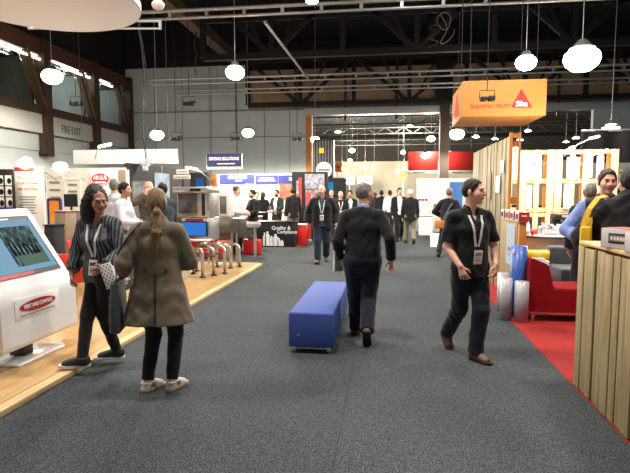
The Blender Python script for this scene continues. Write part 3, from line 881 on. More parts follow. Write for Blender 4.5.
struct(b.build('trim_31', MATS['ink_grey']))
box_s('trim_32', xo - .25, xo + .05, YB - .1, YB + .35, 0, zb(311, 112), MATS['orange_wood'])
# header over the opening, with the wide white beam and the dark recess above the low wall
xr = xb(590)
box_s('wall_back_header', xs_, 34, YB + .5, YB + .8, zb(380, 108), zb(380, 64), MATS['header_brown'])
box_s('beam_white', xo - .3, xr + 4, YB - .15, YB + .45, zb(380, 114), zb(380, 107), MATS['aluminium'])
box_s('wall_back_right', xr, 34, YB, YB + .3, 0, zb(600, 104), MATS['grey_wall'])
box_s('column_brown', xb(438), xb(447), YB - .5, YB + .1, 0, zb(440, 100), MATS['brown_steel'])
box_s('column_upper', xb(434), xb(449), YB - .6, YB + .1, zb(440, 102), ZC, MATS['dark_metal'])
# far hall seen through the opening
box_s('wall_far', -22, 34, 72, 72.3, 0, 6.0, mat('far_wall', (236, 226, 202), .7, var=.08, vscale=.4))
box_s('wall_far_upper', -22, 34, 72, 72.3, 6.0, 9.3, MATS['soffit'])
box_s('wall_far_side', -14.3, -14, YB, 72, 0, 9.3, MATS['grey_wall'])
box_s('wall_right', 33.7, 34, -4, 78, 0, ZC, MATS['roof_dark'])
# roof steel: deep trusses across the hall, a rafter running down its length
def roof_truss(y, x0, x1, z0, z1, n, w=.22):
    b = MB()
    b.box(((x0 + x1) / 2, y, z0), (x1 - x0, w, w)); b.box(((x0 + x1) / 2, y, z1), (x1 - x0, w, w)); b.box(((x0 + x1) / 2, y, (z0 * .45 + z1 * .55)), (x1 - x0, w * .6, w * .6))
    st = (x1 - x0) / n
    for i in range(n + 1):
        x = x0 + i * st; b.box((x, y, (z0 + z1) / 2), (w * .9, w * .7, z1 - z0))
        if i < n:
            a, c = ((x, y, z0), (x + st, y, z1)) if i % 2 else ((x, y, z1), (x + st, y, z0))
            b.bar(a, c, w * .6, w * .7); m = .5
            b.bar((x + st * .5, y, z1), (x + st * (.9 if i % 2 == 0 else .1), y, z0), w * .4, w * .5)
    return b
for i, y in enumerate((25.2, 19.0)):
    bb = roof_truss(y, xs_ + .3, 30, zb(380, 106) * (1 if i == 0 else 1.12), zb(380, 62) * (1 if i == 0 else 1.12), 14)
    struct(bb.build('beam_roof_truss_%d' % (i + 1), MATS['dark_metal']))
box_s('beam_rafter', -8.2, -7.72, 6, 26.2, 8.35, 8.8, MATS['beam_brown'])
b = MB()
for y in (4.6, 11, 15, 22): b.box((6, y, ZC - .2), (40, .25, .4))
for x in (-4, 2, 8, 14): b.box((x, 14, ZC - .1), (.2, 26, .2))
struct(b.build('beam_purlin', MATS['dark_metal']))
b = MB()
for i in range(16): b.box((-10 + i * 2.6, YB + .44, zb(380, 88)), (.12, .1, 3))
struct(b.build('trim_33', MATS['brown_steel']))
# far-hall trusses
for i, (y, z) in enumerate(((34, 6.1), (43, 6.5), (54, 6.6))):
    b = MB()
    for dz in (0, .5): b.cyl((-13, y, z + dz), (32, y, z + dz), .05, n=6)
    for k2 in range(60):
        x = -13 + k2 * .75; b.bar((x, y, z + .5 * (k2 % 2)), (x + .75, y, z + .5 * ((k2 + 1) % 2)), .04, .04)
    struct(b.build('beam_far_truss_%d' % (i + 1), MATS['far_steel']))
# ------------------------------------------------------------------ hanging lights, trusses, signs in the air
def ladder_truss(label, A, Bp, gap, nr, hang):
    A = Vector(A); Bp = Vector(Bp); c = (A + Bp) / 2
    t = thing('lighting_truss', label, 'truss', c, 0, 'ladder trusses hung under the roof')
    a = A - c; bq = Bp - c
    b = MB(); b.cyl(a, bq, .055, n=8); b.build('upper_tube', MATS['aluminium'], t)
    dn = Vector((0, 0, -gap))
    b = MB(); b.cyl(a + dn, bq + dn, .04, n=8); b.build('lower_tube', MATS['aluminium'], t)
    rung = None
    for i in range(nr + 1):
        p = a.lerp(bq, i / nr)
        if rung is None: b = MB(); b.box(dn / 2, (.09, .06, gap)); ru = rung = b.build('rung', MATS['aluminium'], t)
        else: ru = rung.copy(); COL.objects.link(ru)
        ru.location = p
    for h_ in hang:
        p = a.lerp(bq, h_); b = MB(); b.cyl(p, p + Vector((0, 0, ZC - c.z - p.z)), .012, n=6); b.build('hanger_rod', MATS['dark_metal'], t)
    return t
A = dp(30, 29, 15.5); Bq = dp(660, 7, 15.5); ladder_truss('long aluminium ladder truss crossing the whole hall nearest to the camera', (A.x, A.y, (A.z + Bq.z) / 2), (Bq.x, A.y + .2, (A.z + Bq.z) / 2), .22, 17, (.2, .42, .6, .8))
A = on_y(150, 80, 22.5); Bq = on_y(660, 67, 22.5); ladder_truss('aluminium ladder truss, second in depth, in front of the brown roof truss', A, (Bq.x, Bq.y, A.z), .22, 16, (.1, .45, .8))
A = on_y(174, 91, 25.0); Bq = on_y(660, 80, 25.0); ladder_truss('shorter aluminium ladder truss just in front of the back wall', A, (Bq.x, Bq.y, A.z), .2, 18, (.1, .4, .9))
b = MB(); p = on_y(265, 22, 15); q = on_y(309, 80, 22.3); b.cyl(p, q, .05, n=8); tag(b.build('truss_tie', MATS['aluminium']), 'slanting aluminium tie rod between the first and second ladder trusses', 'rod')

warm_glow = emission('warm_glow', (255, 240, 200), 30.0); white_glow = emission('white_glow', (250, 250, 255), 30.0)
LAMPS = []
def lamp(px, py, D, r, label, energy=0, warm=True, zc=None, unlit=False, flat=False):
    p = dp(px, py, D); zt = zc or ZC
    t = thing('high_bay_lamp', label, 'lamp', p, 0, 'hanging hall lamps')
    g = warm_glow if warm else white_glow
    if unlit: g = MATS['white_panel']
    b = MB()
    if flat: b.lathe([(.02, .1 * r), (r, .06 * r), (r * 1.02, -.02), (r * .6, -.16 * r), (.01, -.2 * r)], n=20)
    else: b.lathe([(.02, r * .55), (r * .62, r * .45), (r * .95, .1 * r), (r, -.2 * r), (r * .85, -.55 * r), (r * .5, -.82 * r), (.01, -.92 * r)], n=20)
    b.build('lens', g, t)
    b = MB(); b.lathe([(.05, r * .95), (.1, r * .9), (r * .5, r * .6), (r * .72, r * .42), (r * .66, r * .4), (.02, r * .56)], n=16); b.build('housing', MATS['aluminium'], t)
    b = MB(); b.cyl((0, 0, r * .9), (0, 0, zt - p.z), .012, n=6); b.build('cord', MATS['aluminium'], t)
    if energy:
        l = bpy.data.lights.new('lamp_light', 'POINT' if D > 30 else 'SPOT')
        if D <= 30: l.spot_size = R(176); l.spot_blend = .25
        l.energy = energy; l.shadow_soft_size = max(r, .2); l.color = (1, .9, .74) if warm else (1, .98, .96)
        lo = bpy.data.objects.new('lamp_light', l); COL.objects.link(lo); lo.parent = t; lo.location = (0, 0, -r * 1.6 - .2)
    return t
lamp(582, 56, 13, .44, 'largest warm glaring lamp, above the timber pallet stand', 700)
lamp(526, 61, 14, .28, 'cool white lamp above the orange cube sign', 600, False)
lamp(235, 71, 15, .28, 'warm lamp hanging in front of the back wall under the first truss', 1500)
lamp(157, 134, 20, .26, 'small warm lamp above the white fascia', 1500)
lamp(248, 132, 21, .24, 'small warm lamp above the blue hanging sign', 1500)
lamp(52, 75, 17.5, .34, 'warm glow in the first office window, built as a hanging lamp', 450)  # added lamp stands in for a glow reflected in the window glass
lamp(315, 139, 22, .19, 'small lamp in front of the round white sign tower', 900)
lamp(611, 128, 17, .26, 'flat lamp before the pale wall over the black drape', 200, True, None, False, True)
lamp(457, 133, 23.2, .33, 'pale lamp beside the column under the orange cube sign', 700)
lamp(312, 1, 12, .14, 'small white lamp cut by the picture top edge', 200, False, None, False, True)
lamp(158, 4, 9.5, .12, 'unlit white globe lamp beside the big round banner', 0, True, None, True)
for j, (px, py, D, r, wm, fl) in enumerate(((352, 150, 38, .36, False, False), (338, 132, 36, .36, True, True), (410, 126, 40, .4, True, True), (403, 152, 40, .3, True, False), (431, 138, 34, .42, True, False), (425, 155, 33, .4, True, False),
        (350, 160, 46, .3, True, False), (357, 164, 50, .3, True, False), (365, 168, 54, .34, True, False), (374, 167, 52, .3, True, False), (342, 168, 56, .3, True, False), (347, 171, 58, .28, True, False), (398, 171, 50, .34, True, False), (404, 169, 52, .3, True, False), (450, 153, 36, .32, True, False), (476, 137, 38, .4, True, True), (495, 139, 36, .32, True, True), (528, 131, 34, .34, False, True), (520, 140, 36, .34, True, True), (576, 138, 30, .3, True, True), (566, 142, 36, .3, True, True))):
    lamp(px, py, D, r * .62, 'glowing far-hall lamp seen %s' % ('through the opening, bluish white, over the walking crowd', 'through the opening as a flat glow beside the sign tower', 'through the opening as a flat panel at the upper middle', 'through the opening just short of the red banner', 'near the brown column, larger and higher of two', 'in front of the red banner',
        'in the cluster, topmost', 'in the cluster, second from top', 'in the cluster, low and wide', 'in the cluster, towards the aisle', 'in the cluster, lowest by the poster', 'in the cluster, smallest', 'as one of the pair beside the red banner, lower', 'as one of the pair beside the red banner, upper',
        'just past the brown column', 'under the cube sign, flat and first', 'under the cube sign, flat and second', 'above the slatted wall, cool white', 'above the slatted wall, warm', 'above the pallet wall beside the arm lamp', 'above the pallet wall, dim')[j], 3500 if j in (2, 7, 9, 11, 12) else 500 if j in (4, 14) else 0, wm, 9.2 if D > 26 else None, False, fl)
# unseen hall lamps added above the frame to light the near part and bar
for (x, y, e) in ((-6.5, 3.6, 1300), (-1.2, 4.2, 1300), (3.6, 4.2, 900), (-3.6, 9.5, 1200), (0.8, 11.5, 1100), (-9.2, 9.5, 500), (3.6, 8.2, 800)):
    t = thing('high_bay_lamp', 'unseen hall lamp added above the frame', 'lamp', (x, y, 8.2), 0, 'added hall lamps above the frame')
    b = MB(); b.lathe([(.02, .15), (.17, .12), (.26, 0), (.2, -.14), (.01, -.22)], n=16); b.build('lens', warm_glow, t)
    b = MB(); b.cyl((0, 0, .15), (0, 0, ZC - 8.2), .012, n=6); b.build('cord', MATS['aluminium'], t)
    l = bpy.data.lights.new('lamp_light', 'SPOT'); l.spot_size = R(165); l.spot_blend = .5; l.energy = e; l.shadow_soft_size = .35; l.color = (1, .96, .9)
    lo = bpy.data.objects.new('lamp_light', l); COL.objects.link(lo); lo.parent = t; lo.location = (0, 0, -.7)

# small black spotlights on drop rods
def drop_spot(px, py, D, label, s=1.0):
    p = dp(px, py, D); t = thing('hanging_spotlight', label, 'spotlight', p, 0, 'black spotlights on drop rods'); t.scale = (s, s, s)
    b = MB(); b.box((-.1, 0, 0), (.2, .22, .13), None, .02); b.box((.13, 0, .01), (.2, .2, .16), None, .02); b.build('lamp_head', MATS['black_plastic'], t)
    b = MB(); b.tube([(-.22, 0, 0), (-.22, 0, .26), (.22, 0, .26), (.22, 0, 0)], .012, 6); b.build('yoke', MATS['dark_metal'], t)
    b = MB(); b.cyl((0, 0, .26), (0, 0, (ZC - p.z) / s - .01), .012, n=6); b.build('drop_rod', MATS['dark_metal'], t)
drop_spot(76, 104, 19, 'black spotlight on a rod in front of the office window'); drop_spot(189, 104, 18, 'black spotlight on a rod in front of the pale back wall, higher one')
drop_spot(176, 139, 20, 'black spotlight on a rod above the white fascia'); drop_spot(236, 139, 21.3, 'black spotlight on a rod above the blue hanging sign'); drop_spot(297, 139.5, 23, 'black spotlight on a rod near the opening jamb')
drop_spot(487, 99, 9.4, 'black spotlight on a rod in front of the orange cube sign', .6)

# big round banner over the control booth
c = gp(50, 7.7); R_ = 1.36; z0 = 4.40
t = thing('round_banner', 'large white round fabric banner with a red outer band hanging over the kiosk', 'banner', (c.x, c.y, z0))
b = MB(); b.lathe([(.02, .015), (R_ - .02, .012), (R_, 0.0), (R_ - .02, -.006), (.02, -.004)], n=64); b.build('underside', MATS['banner_white'], t)
b = MB(); b.lathe([(R_ + .002, .0), (R_ + .012, .8), (R_ - .02, .8), (R_ - .015, .02)], n=64); b.build('outer_band', MATS['oval_red'], t)
b = MB(); b.lathe([(R_ + .02, .0), (R_ + .024, .09), (R_ + .004, .09), (R_ + .004, 0)], n=64); b.build('hem_ring', MATS['white_panel'], t)
for k in range(4):
    a = k * math.pi / 2 + .4; b = MB(); b.cyl((R_ * math.cos(a), R_ * math.sin(a), .8), (R_ * .3 * math.cos(a), R_ * .3 * math.sin(a), ZC - z0 - .01), .008, n=6); b.build('cable', MATS['dark_metal'], t)
# thin support truss beside it
A = dp(29, 26, 11.5); Bq = dp(160, 22, 11.5)
t = thing('banner_rail', 'thin pale rail with two hanger rods behind the round banner', 'rail', (A + Bq) / 2)
a = A - (A + Bq) / 2
b = MB()
for dz in (.06, -.1): b.cyl((a.x, a.y, a.z * 0 + dz), (-a.x, -a.y, dz), .022, n=6)
b.box((a.x, a.y, -.02), (.05, .05, .2)); b.box((-a.x, -a.y, -.02), (.05, .05, .2)); b.build('rail_frame', MATS['aluminium'], t)
for f in (-.3, .55): b = MB(); b.cyl((a.x * f, a.y * f, .06), (a.x * f, a.y * f, ZC - (A.z + Bq.z) / 2), .012, n=6); b.build('hanger_rod', MATS['dark_metal'], t)

# orange cube sign
p0 = on_y(462, 117, 10.4); p1_ = on_y(546, 117, 10.4); w_ = p1_.x - p0.x; zt = on_y(500, 80, 10.4).z; zb_ = p0.z
cx = (p0.x + p1_.x) / 2; cy = 10.4 + w_ / 2
t = thing('cube_sign', 'orange cube shaped sign with a red triangle logo hanging above the timber stand', 'sign', (cx, cy, zb_))
b = MB(); b.box((0, 0, (zt - zb_) / 2), (w_, w_, zt - zb_), None, .012); b.build('sign_body', MATS['sika_orange'], t)
hh = zt - zb_
def P2(px, py): q = on_y(px, py, 10.4); return Vector((q.x - cx, -w_ / 2 - .004, q.z - zb_))
tri = [P2(511, 107.5), P2(532, 107.5), P2(521.5, 89)]
b = MB(); b.prism(tri, (0, -.006, 0)); b.build('triangle_logo', MATS['sign_red'], t)
q = P2(521.5, 104); text('lettering', 'Sika', .14, MATS['ink_white'], t, FACE_CAM((q.x, q.y - .008, q.z)), bold=.004)
q = P2(490, 106.5); text('lettering', 'BUILDING TRUST', .1, MATS['sign_red'], t, FACE_CAM((q.x, q.y, q.z)), xs=.95)
sx = -w_ / 2 - .004
b = MB(); b.prism([(sx, w_ * .25, hh * .2), (sx, -w_ * .25, hh * .2), (sx, 0, hh * .85)], (-.006, 0, 0)); b.build('triangle_logo', MATS['sign_red'], t)
for x, y in ((-.4, -.4), (.4, -.4), (.4, .4), (-.4, .4)):
    b = MB(); b.cyl((x * w_, y * w_, hh), (x * w_, y * w_, ZC - zb_), .008, n=6); b.build('cable', MATS['dark_metal'], t)
# loose cables hanging from the trusses
def cable(label, pts, r=.012, m='black_plastic'):
    b = MB(); b.tube(pts, r, 6); tag(b.build('hanging_cable', MATS[m]), label, 'cable')
def wob(px0, py0, px1, py1, D, n=14, a=.06, zt=None):
    p = dp(px0, py0, D); q = dp(px1, py1, D)
    if zt: p.z = zt
    return [p.lerp(q, i / (n - 1)) + Vector((a * math.sin(i * 1.3), a * .5 * math.cos(i), 0)) for i in range(n)]
cable('black twisted power cable dropping to the junction box over the black wall, thicker one', wob(140, 40, 145, 158, 13, 16, .05, ZC)); cable('thin black power cable beside the thicker one over the black wall', wob(143, 40, 146, 158, 13.1, 16, .07, ZC), .008)
cable('pale cable looped over the nearest ladder truss', [dp(440 + 6 * math.sin(i * .5) + i * .3, 14 + 12 * math.sin(i * .35) + i * .8, 15.3) for i in range(30)], .012, 'ink_grey')
cable('dark cable coil below the nearest ladder truss', [dp(434 + 5 * math.sin(i * .7), 20 + i * 1.1, 15.2) for i in range(26)], .014)
cable('thin black cable hanging in front of the back wall under the rafter', wob(195, 30, 196, 76, 15.6, 12, .04)); 
b = MB(); p = dp(145, 162, 13.2); b.box(p, (.22, .14, .2), None, .01); b.box((p.x, p.y, p.z - .16), (.12, .1, .14), None, .01); tag(b.build('junction_box', MATS['aluminium']), 'grey junction box hanging at the end of the twisted cables over the black wall', 'box')

w = bpy.data.worlds.new('world'); scene.world = w; w.use_nodes = True
w.node_tree.nodes['Background'].inputs[0].default_value = (.92, .95, 1, 1); w.node_tree.nodes['Background'].inputs[1].default_value = .33
vs = scene.view_settings; vs.view_transform = 'Standard'; vs.look = 'None'; vs.gamma = 1; vs.use_curve_mapping = False; vs.exposure = -0.05
scene.cycles.use_denoising = True; scene.cycles.max_bounces = 6; scene.cycles.sample_clamp_indirect = 4; scene.cycles.use_light_tree = True
# ------------------------------------------------------------------ blue bench
def leg_pair(): pass
z_ = on_y(288, 312, 5.0).z
bx0, bx1 = on_z(289, 352).x, on_z(333, 356).x
by0 = 4.98; by1 = on_z(309, 281, z_).y
t = thing('upholstered_bench', 'long blue upholstered bench on low steel legs in the middle of the aisle', 'bench', ((bx0 + bx1) / 2, (by0 + by1) / 2, 0))
bw, bl = bx1 - bx0, by1 - by0
b = MB(); b.box((0, 0, .06 + (z_ - .06) / 2), (bw, bl, z_ - .06), None, .018, 0, 3); seat = b.build('seat', MATS['bench_blue'], t)
b = MB(); b.box((0, 0, z_ - .0), (bw - .03, bl - .03, .006), None, .003)
for y in (-bl / 6, bl / 6): b.box((bw / 2 + .001, y, z_ / 2 + .03), (.004, .008, z_ - .1))
b.build('seam', MATS['bench_blue'], seat)
b = MB(); b.box((-bw * .28, -bl / 2 - .001, .19), (.035, .004, .012)); b.build('maker_tab', MATS['ink_grey'], seat)
for sx in (-1, 1):
    for y in (-bl / 2 + .05, bl / 2 - .05): b = MB(); b.box((sx * (bw / 2 - .05), y, .03), (.045, .045, .06), None, .004); b.build('leg', MATS['chrome'], t)
for y in (-bl / 2 + .05, bl / 2 - .05): b = MB(); b.box((0, y, .05), (bw - .1, .03, .022)); b.build('leg_rail', MATS['chrome'], t)

# ------------------------------------------------------------------ touch-screen kiosk
XF, Y0, Y1 = -3.24, 3.84, 4.90
A_ = Vector((XF - .03, 0, .705)); B_ = Vector((-3.735, 0, 1.435))
def rounded(poly, r, n=5):
    out = []; N = len(poly)
    for i, p in enumerate(poly):
        p = Vector(p); a = Vector(poly[i - 1]); c = Vector(poly[(i + 1) % N])
        rr = min(r, (a - p).length * .45, (c - p).length * .45)
        s = p + (a - p).normalized() * rr; e = p + (c - p).normalized() * rr
        for k in range(n + 1):
            u = k / n; out.append(s * (1 - u) ** 2 + p * 2 * u * (1 - u) + e * u * u)
    return out
prof = rounded([(XF + .01, 0, .215), (XF, 0, .69), (-3.76, 0, 1.475), (-3.98, 0, 1.40), (-3.62, 0, .60), (-3.58, 0, .215)], .07)
cy = (Y0 + Y1) / 2
t = thing('touch_screen_kiosk', 'white sloping touch screen kiosk on a dark post at the edge of the timber floor', 'kiosk', (-3.42, cy, .05))
o = t.location
def K(v): v = Vector(v); return v - o
b = MB(); b.prism([K((p.x, Y0, p.z)) for p in prof], (0, Y1 - Y0, 0), 0, True)
hs = b.build('housing', MATS['white_gloss'], t)
bv = hs.modifiers.new('edge', 'BEVEL'); bv.width = .018; bv.segments = 3; bv.limit_method = 'ANGLE'; bv.angle_limit = R(60)
sl = (B_ - A_); nl = Vector((sl.z, 0, -sl.x)).normalized()
# slope of the actual face
FA = Vector((XF, 0, .69)); FB = Vector((-3.76, 0, 1.475)); fs = (FB - FA); fl = fs.length; fd = fs.normalized(); fn = Vector((fd.z, 0, -fd.x))
def face(y, u, g=.004): p = FA + fd * (u * fl) + fn * g; return K((p.x, y, p.z))
def slab(name, y0, y1, u0, u1, g, th, m, parent):
    b = MB(); b.prism([face(y0, u0, g), face(y1, u0, g), face(y1, u1, g), face(y0, u1, g)], fn * th); return b.build(name, m, parent)
ye = Y1 - .085
bz = slab('bezel', Y0 + .05, ye, .20, .885, .002, .006, MATS['black_plastic'], t)
scr_blue = emission('screen_blue', (150, 196, 224), .75)
sc_ = slab('screen', Y0 + .07, ye - .03, .245, .835, .008, .002, scr_blue, t)
def screen_photo():
    m = bpy.data.materials.new('screen_photo'); m.use_nodes = True; nt = m.node_tree; nt.nodes.remove(nt.nodes['Principled BSDF'])
    tc = nt.nodes.new('ShaderNodeTexCoord'); n = nt.nodes.new('ShaderNodeTexNoise'); n.inputs['Scale'].default_value = 14; n.inputs['Detail'].default_value = 5
    mp = nt.nodes.new('ShaderNodeMapping'); mp.inputs['Scale'].default_value = (1, 1.6, .8); nt.links.new(tc.outputs['Object'], mp.inputs['Vector']); nt.links.new(mp.outputs['Vector'], n.inputs['Vector'])
    r = nt.nodes.new('ShaderNodeValToRGB')
    for e, (p, c) in zip(range(2), ((.3, (30, 40, 46)), (.72, (150, 180, 190)))): r.color_ramp.elements[e].position = p; r.color_ramp.elements[e].color = lin(c)
    e = r.color_ramp.elements.new(.5); e.color = lin((88, 108, 104))
    nt.links.new(n.outputs['Fac'], r.inputs['Fac']); em = nt.nodes.new('ShaderNodeEmission'); em.inputs['Strength'].default_value = .7
    nt.links.new(r.outputs['Color'], em.inputs['Color']); nt.links.new(em.outputs[0], nt.nodes['Material Output'].inputs[0]); return m
slab('picture', ye - .54, ye - .09, .30, .76, .0105, .001, screen_photo(), sc_)
slab('picture_floor', ye - .46, ye - .10, .30, .42, .0118, .0006, emission('screen_green', (120, 150, 128), .6), sc_)
mch = emission('screen_machines', (26, 34, 40), .5)
for k in range(7): slab('picture_machine', ye - .50 + k * .055, ye - .475 + k * .055, .42, .58 - .01 * k, .0118, .0006, mch, sc_)
slab('screen_footer', Y0 + .07, ye - .40, .20, .24, .009, .001, MATS['oval_red'], sc_)
slab('screen_title', ye - .5, ye - .3, .845, .86, .009, .0006, MATS['ink_white'], sc_)
# red oval badge with lettering on the lower panel
def panel(px, py): q = on_x(px, py, XF + .006); return q
c1 = panel(38, 303); ry = abs(panel(56, 303).y - panel(20, 303).y) / 2
pc_ = K(c1)
lab = MB(); lab.box(pc_ + Vector((.0, .0, -.012)), (.004, ry * 2.45, .19), None, .001); lab_o = lab.build('label_panel', MATS['poster_white'], t)
b = MB(); b.prism([pc_ + Vector((.003, ry * math.cos(a), .052 * math.sin(a))) for a in np.linspace(0, 2 * math.pi, 33)[:-1]], (.004, 0, 0)); b.build('oval_logo', MATS['oval_red'], lab_o)
text('lettering', 'HEAT AND CONTROL', .05, MATS['ink_white'], lab_o, FACE_AISLE_L(pc_ + Vector((.009, 0, 0))), xs=.78, bold=.0008)
b = MB(); b.box(pc_ + Vector((.0035, .0, -.075)), (.003, ry * 1.9, .01)); b.build('printed_text', MATS['ink_grey'], lab_o)
b = MB(); b.box((-.06, 0, .16), (.15, .14, .34), None, .01); b.build('post', MATS['black_plastic'], t)
b = MB(); b.box((-.15, 0.02, .012), (.62, .66, .024), None, .008); b.build('base_plate', MATS['white_gloss'], t)

# ------------------------------------------------------------------ control booth behind: panels, wall, fascia
YW = 12.2; XBW = -6.54
bk_x0 = gp(-60, 12).x
t = thing('booth_wall', 'cream rear wall of the control stand with pale panelled pictures', 'wall panel', ((bk_x0 + XBW) / 2, YW + .05, 0))
b = MB(); b.box((0, 0, 1.13), (XBW - bk_x0, .1, 2.26)); b.build('wall_panel', MATS['cream_panel'], t)
def onw(px, py, y=YW - .004): q = on_y(px, py, y); return q - t.location
for k, (x0, x1, ya, yb) in enumerate(((47, 63, 176, 205), (66, 80, 179, 205))):
    b = MB(); p = onw(x0, yb); q = onw(x1, ya); w = q.x - p.x; hh = q.z - p.z; c = (p + q) / 2
    for s in (-1, 1): b.box((c.x + s * w / 2, c.y, c.z), (.035, .03, hh)); b.box((c.x, c.y, c.z + s * hh / 2), (w, .03, .035))
    fr_ = b.build('picture_frame', MATS['poster_white'], t)
    b = MB()
    for j in range(3): b.box((c.x, c.y - .004, c.z + hh * (.28 - .26 * j)), (w * .6, .006, .05))
    b.build('printed_text', MATS['ink_grey'], fr_)
b = MB(); p = onw(44.5, 186); b.box((p.x, p.y - .03, p.z), (.09, .06, .3), None, .01); b.build('wall_switch', MATS['ink_grey'], t)
b = MB(); b.box((onw(43.5, 190).x - .05, -.06, 1.13), (.03, .03, 2.2)); b.build('panel_joint', MATS['aluminium'], t)
t = thing('logo_wall', 'white wall panel with a red oval logo behind the woman in the striped blouse', 'wall panel', (on_y(109, 190, YW - .1).x, YW - .1, 0))
def onl(px, py, g=.03): q = on_y(px, py, YW - .1 - g); return q - t.location
p = onl(90, 168); q = onl(128, 168); b = MB(); b.box(((p.x + q.x) / 2, 0, 1.1), (q.x - p.x, .05, 2.2), None, .004); b.build('board', MATS['white_panel'], t)
c = onl(100.5, 179); rx = (onl(109.5, 179).x - onl(92, 179).x) / 2; rz_ = (onl(100, 173.5).z - onl(100, 184.5).z) / 2
for nm, f, g, m in (('oval_ring', 1.24, 0, 'ink_white'), ('oval_edge', 1.2, .004, 'ink_red'), ('oval_gap', 1.14, .008, 'ink_white'), ('oval_logo', 1.0, .012, 'sign_red')):
    b = MB(); b.prism([c + Vector((rx * f * math.cos(a), -g, rz_ * f * math.sin(a))) for a in np.linspace(0, 2 * math.pi, 33)[:-1]], (0, -.004, 0)); b.build(nm, MATS[m], t)
text('lettering', 'ARGUS', .145, MATS['ink_white'], t, FACE_CAM(c + Vector((0, -.02, .03))), xs=.8, bold=.004); b = MB(); b.box(c + Vector((0, -.02, -.085)), (rx * 1.2, .006, .045)); b.build('printed_text', MATS['ink_white'], t)
b = MB(); p = onl(122, 180); b.box((p.x, p.y, p.z), (.2, .02, .5)); b.build('poster', MATS['tan_cabinet'], t)
YF = 12.75
p = on_y(75, 167, YF); q = on_y(177, 149, YF)
t = thing('fascia_sign', 'long plain white fascia hanging above the logo wall and the black wall', 'fascia', ((p.x + q.x) / 2, YF, 2.385))
b = MB(); b.box((0, 0, (q.z - 2.385) / 2), (q.x - p.x, .12, q.z - 2.385), None, .006); b.build('fascia_board', MATS['white_panel'], t)
b = MB(); b.box((-.25, -.062, (q.z - 2.385) / 2), (.012, .006, q.z - 2.385)); b.build('panel_joint', MATS['ink_grey'], t)
for x in (-1.2, 1.2): b = MB(); b.cyl((x, 0, .4), (x, 0, ZC - 2.385), .008, n=6); b.build('cable', MATS['dark_metal'], t)
t = thing('black_partition', 'tall black partition wall running back from the logo wall', 'partition', (XBW, 15.35, 0))
b = MB(); b.box((0, 0, 1.19), (.08, 6.3, 2.38), None, .004); b.build('partition_panel', MATS['black_panel'], t)
b = MB()
for y in (-1.6, 0.1, 1.7): b.box((.043, y, 1.19), (.008, .03, 2.36))
b.build('panel_joint', MATS['charcoal'], t)
def onx(px, py, g=.05): return on_x(px, py, XBW + g)
p = onx(155, 198); q = onx(169, 174)
t = thing('hanging_poster', 'grey blue poster hanging on the black partition behind the man in the slate suit', 'poster', ((p + q) / 2))
b = MB(); b.box((0, 0, 0), (.02, q.y - p.y, q.z - p.z)); b.build('poster_sheet', mat('poster_blue', (112, 138, 160), .5, col2=(60, 76, 90), vscale=3), t)
b = MB(); b.cyl((0, 0, (q.z - p.z) / 2), (0, 0, (q.z - p.z) / 2 + .22), .008); b.build('hanging_wire', MATS['aluminium'], t)
# arm lights over the booth
def arm_light(px, py, D, label, energy, dirx=1, glow=None, size=(.34, .1, .05), loc_z=-.12, ball=0):
    p = dp(px, py, D); t = thing('arm_spotlight', label, 'spotlight', p, 0, 'arm spotlights on stand walls')
    if ball:
        b = MB(); b.lathe([(.02, .1), (ball * .7, .08), (ball * 1.02, -.01), (ball * .98, -.02), (.01, .06)], n=16); b.build('lamp_head', MATS['white_panel'], t)
        b = MB(); b.ball((0, -.03, -.03), (ball, ball, ball * .8), 14); b.build('bulb', glow or white_glow, t)
    else:
        b = MB(); b.box((0, 0, 0), size, (0, R(-12 * dirx), 0), .012); b.build('lamp_head', MATS['white_panel'], t)
        b = MB(); b.box((0, -.01, -size[2] * .55), (size[0] * .92, size[1] * 1.0, size[2] * .35), (0, R(-12 * dirx), 0), .004); b.build('led_panel', glow or white_glow, t)
    b = MB(); b.tube([(0, 0, 0), (-.25 * dirx, .05, -.12), (-.42 * dirx, .25, -.32)], .014, 6); b.build('arm', MATS['aluminium'], t)
    if energy:
        l = bpy.data.lights.new('lamp_light', 'POINT'); l.energy = energy; l.shadow_soft_size = .12; l.color = (1, .95, .86)
        lo = bpy.data.objects.new('lamp_light', l); COL.objects.link(lo); lo.parent = t; lo.location = (0, -.35 if loc_z == -.12 else -.9, loc_z)
    return t
arm_light(26, 162, 9.3, 'glaring arm spotlight above the white text poster', 6, -1, warm_glow, ball=.12); arm_light(61, 166, 11.3, 'glaring arm spotlight above the framed panels of the cream wall', 22, -1, warm_glow, ball=.15); arm_light(105, 145, 12.6, 'small arm spotlight on top of the long white fascia', 20)
arm_light(192, 168, 13.6, 'slim green arm light above the steel machines', 40, -1)
# standing posters
def poster(label, px0, px1, yt, yb, D, m, name='poster_stand', cat='poster', rz=0):
    p = dp(px0, yb, D); q = dp(px1, yt, D); c = (p + q) / 2; w = (q - p).xy.length; zt = q.z
    zb0 = max(0.0, p.z)
    t = thing(name, label, cat, (c.x, c.y, zb0), rz); h = zt - zb0
    b = MB(); b.box((0, 0, h / 2), (w, .04, h), None, .004); b.build('board', m, t)
    return t, w, h
t, w, h = poster('white poster with dark red heading text beside the black display frame', 17, 46, 167, 300, 9.6, MATS['poster_white'], rz=R(2))
b = MB(); b.box((-w * .12, -.024, h - .045), (w * .66, .006, .075), None, .002); b.build('red_strip', MATS['ink_red'], t)
for i, s in enumerate(('The experts', 'in safe, accurate', 'bulk solid filling')): text('lettering', s, .08, MATS['ink_red'], t, FACE_CAM((-w * .38, -.022, h - .2 - i * .105)), 'LEFT', .001, .8)
b = MB()
for i in range(7): b.box((-w * .06, -.022, h - .56 - i * .05), (w * (.6 - .07 * (i % 3)), .004, .016))
b.build('printed_text', MATS['ink_grey'], t)
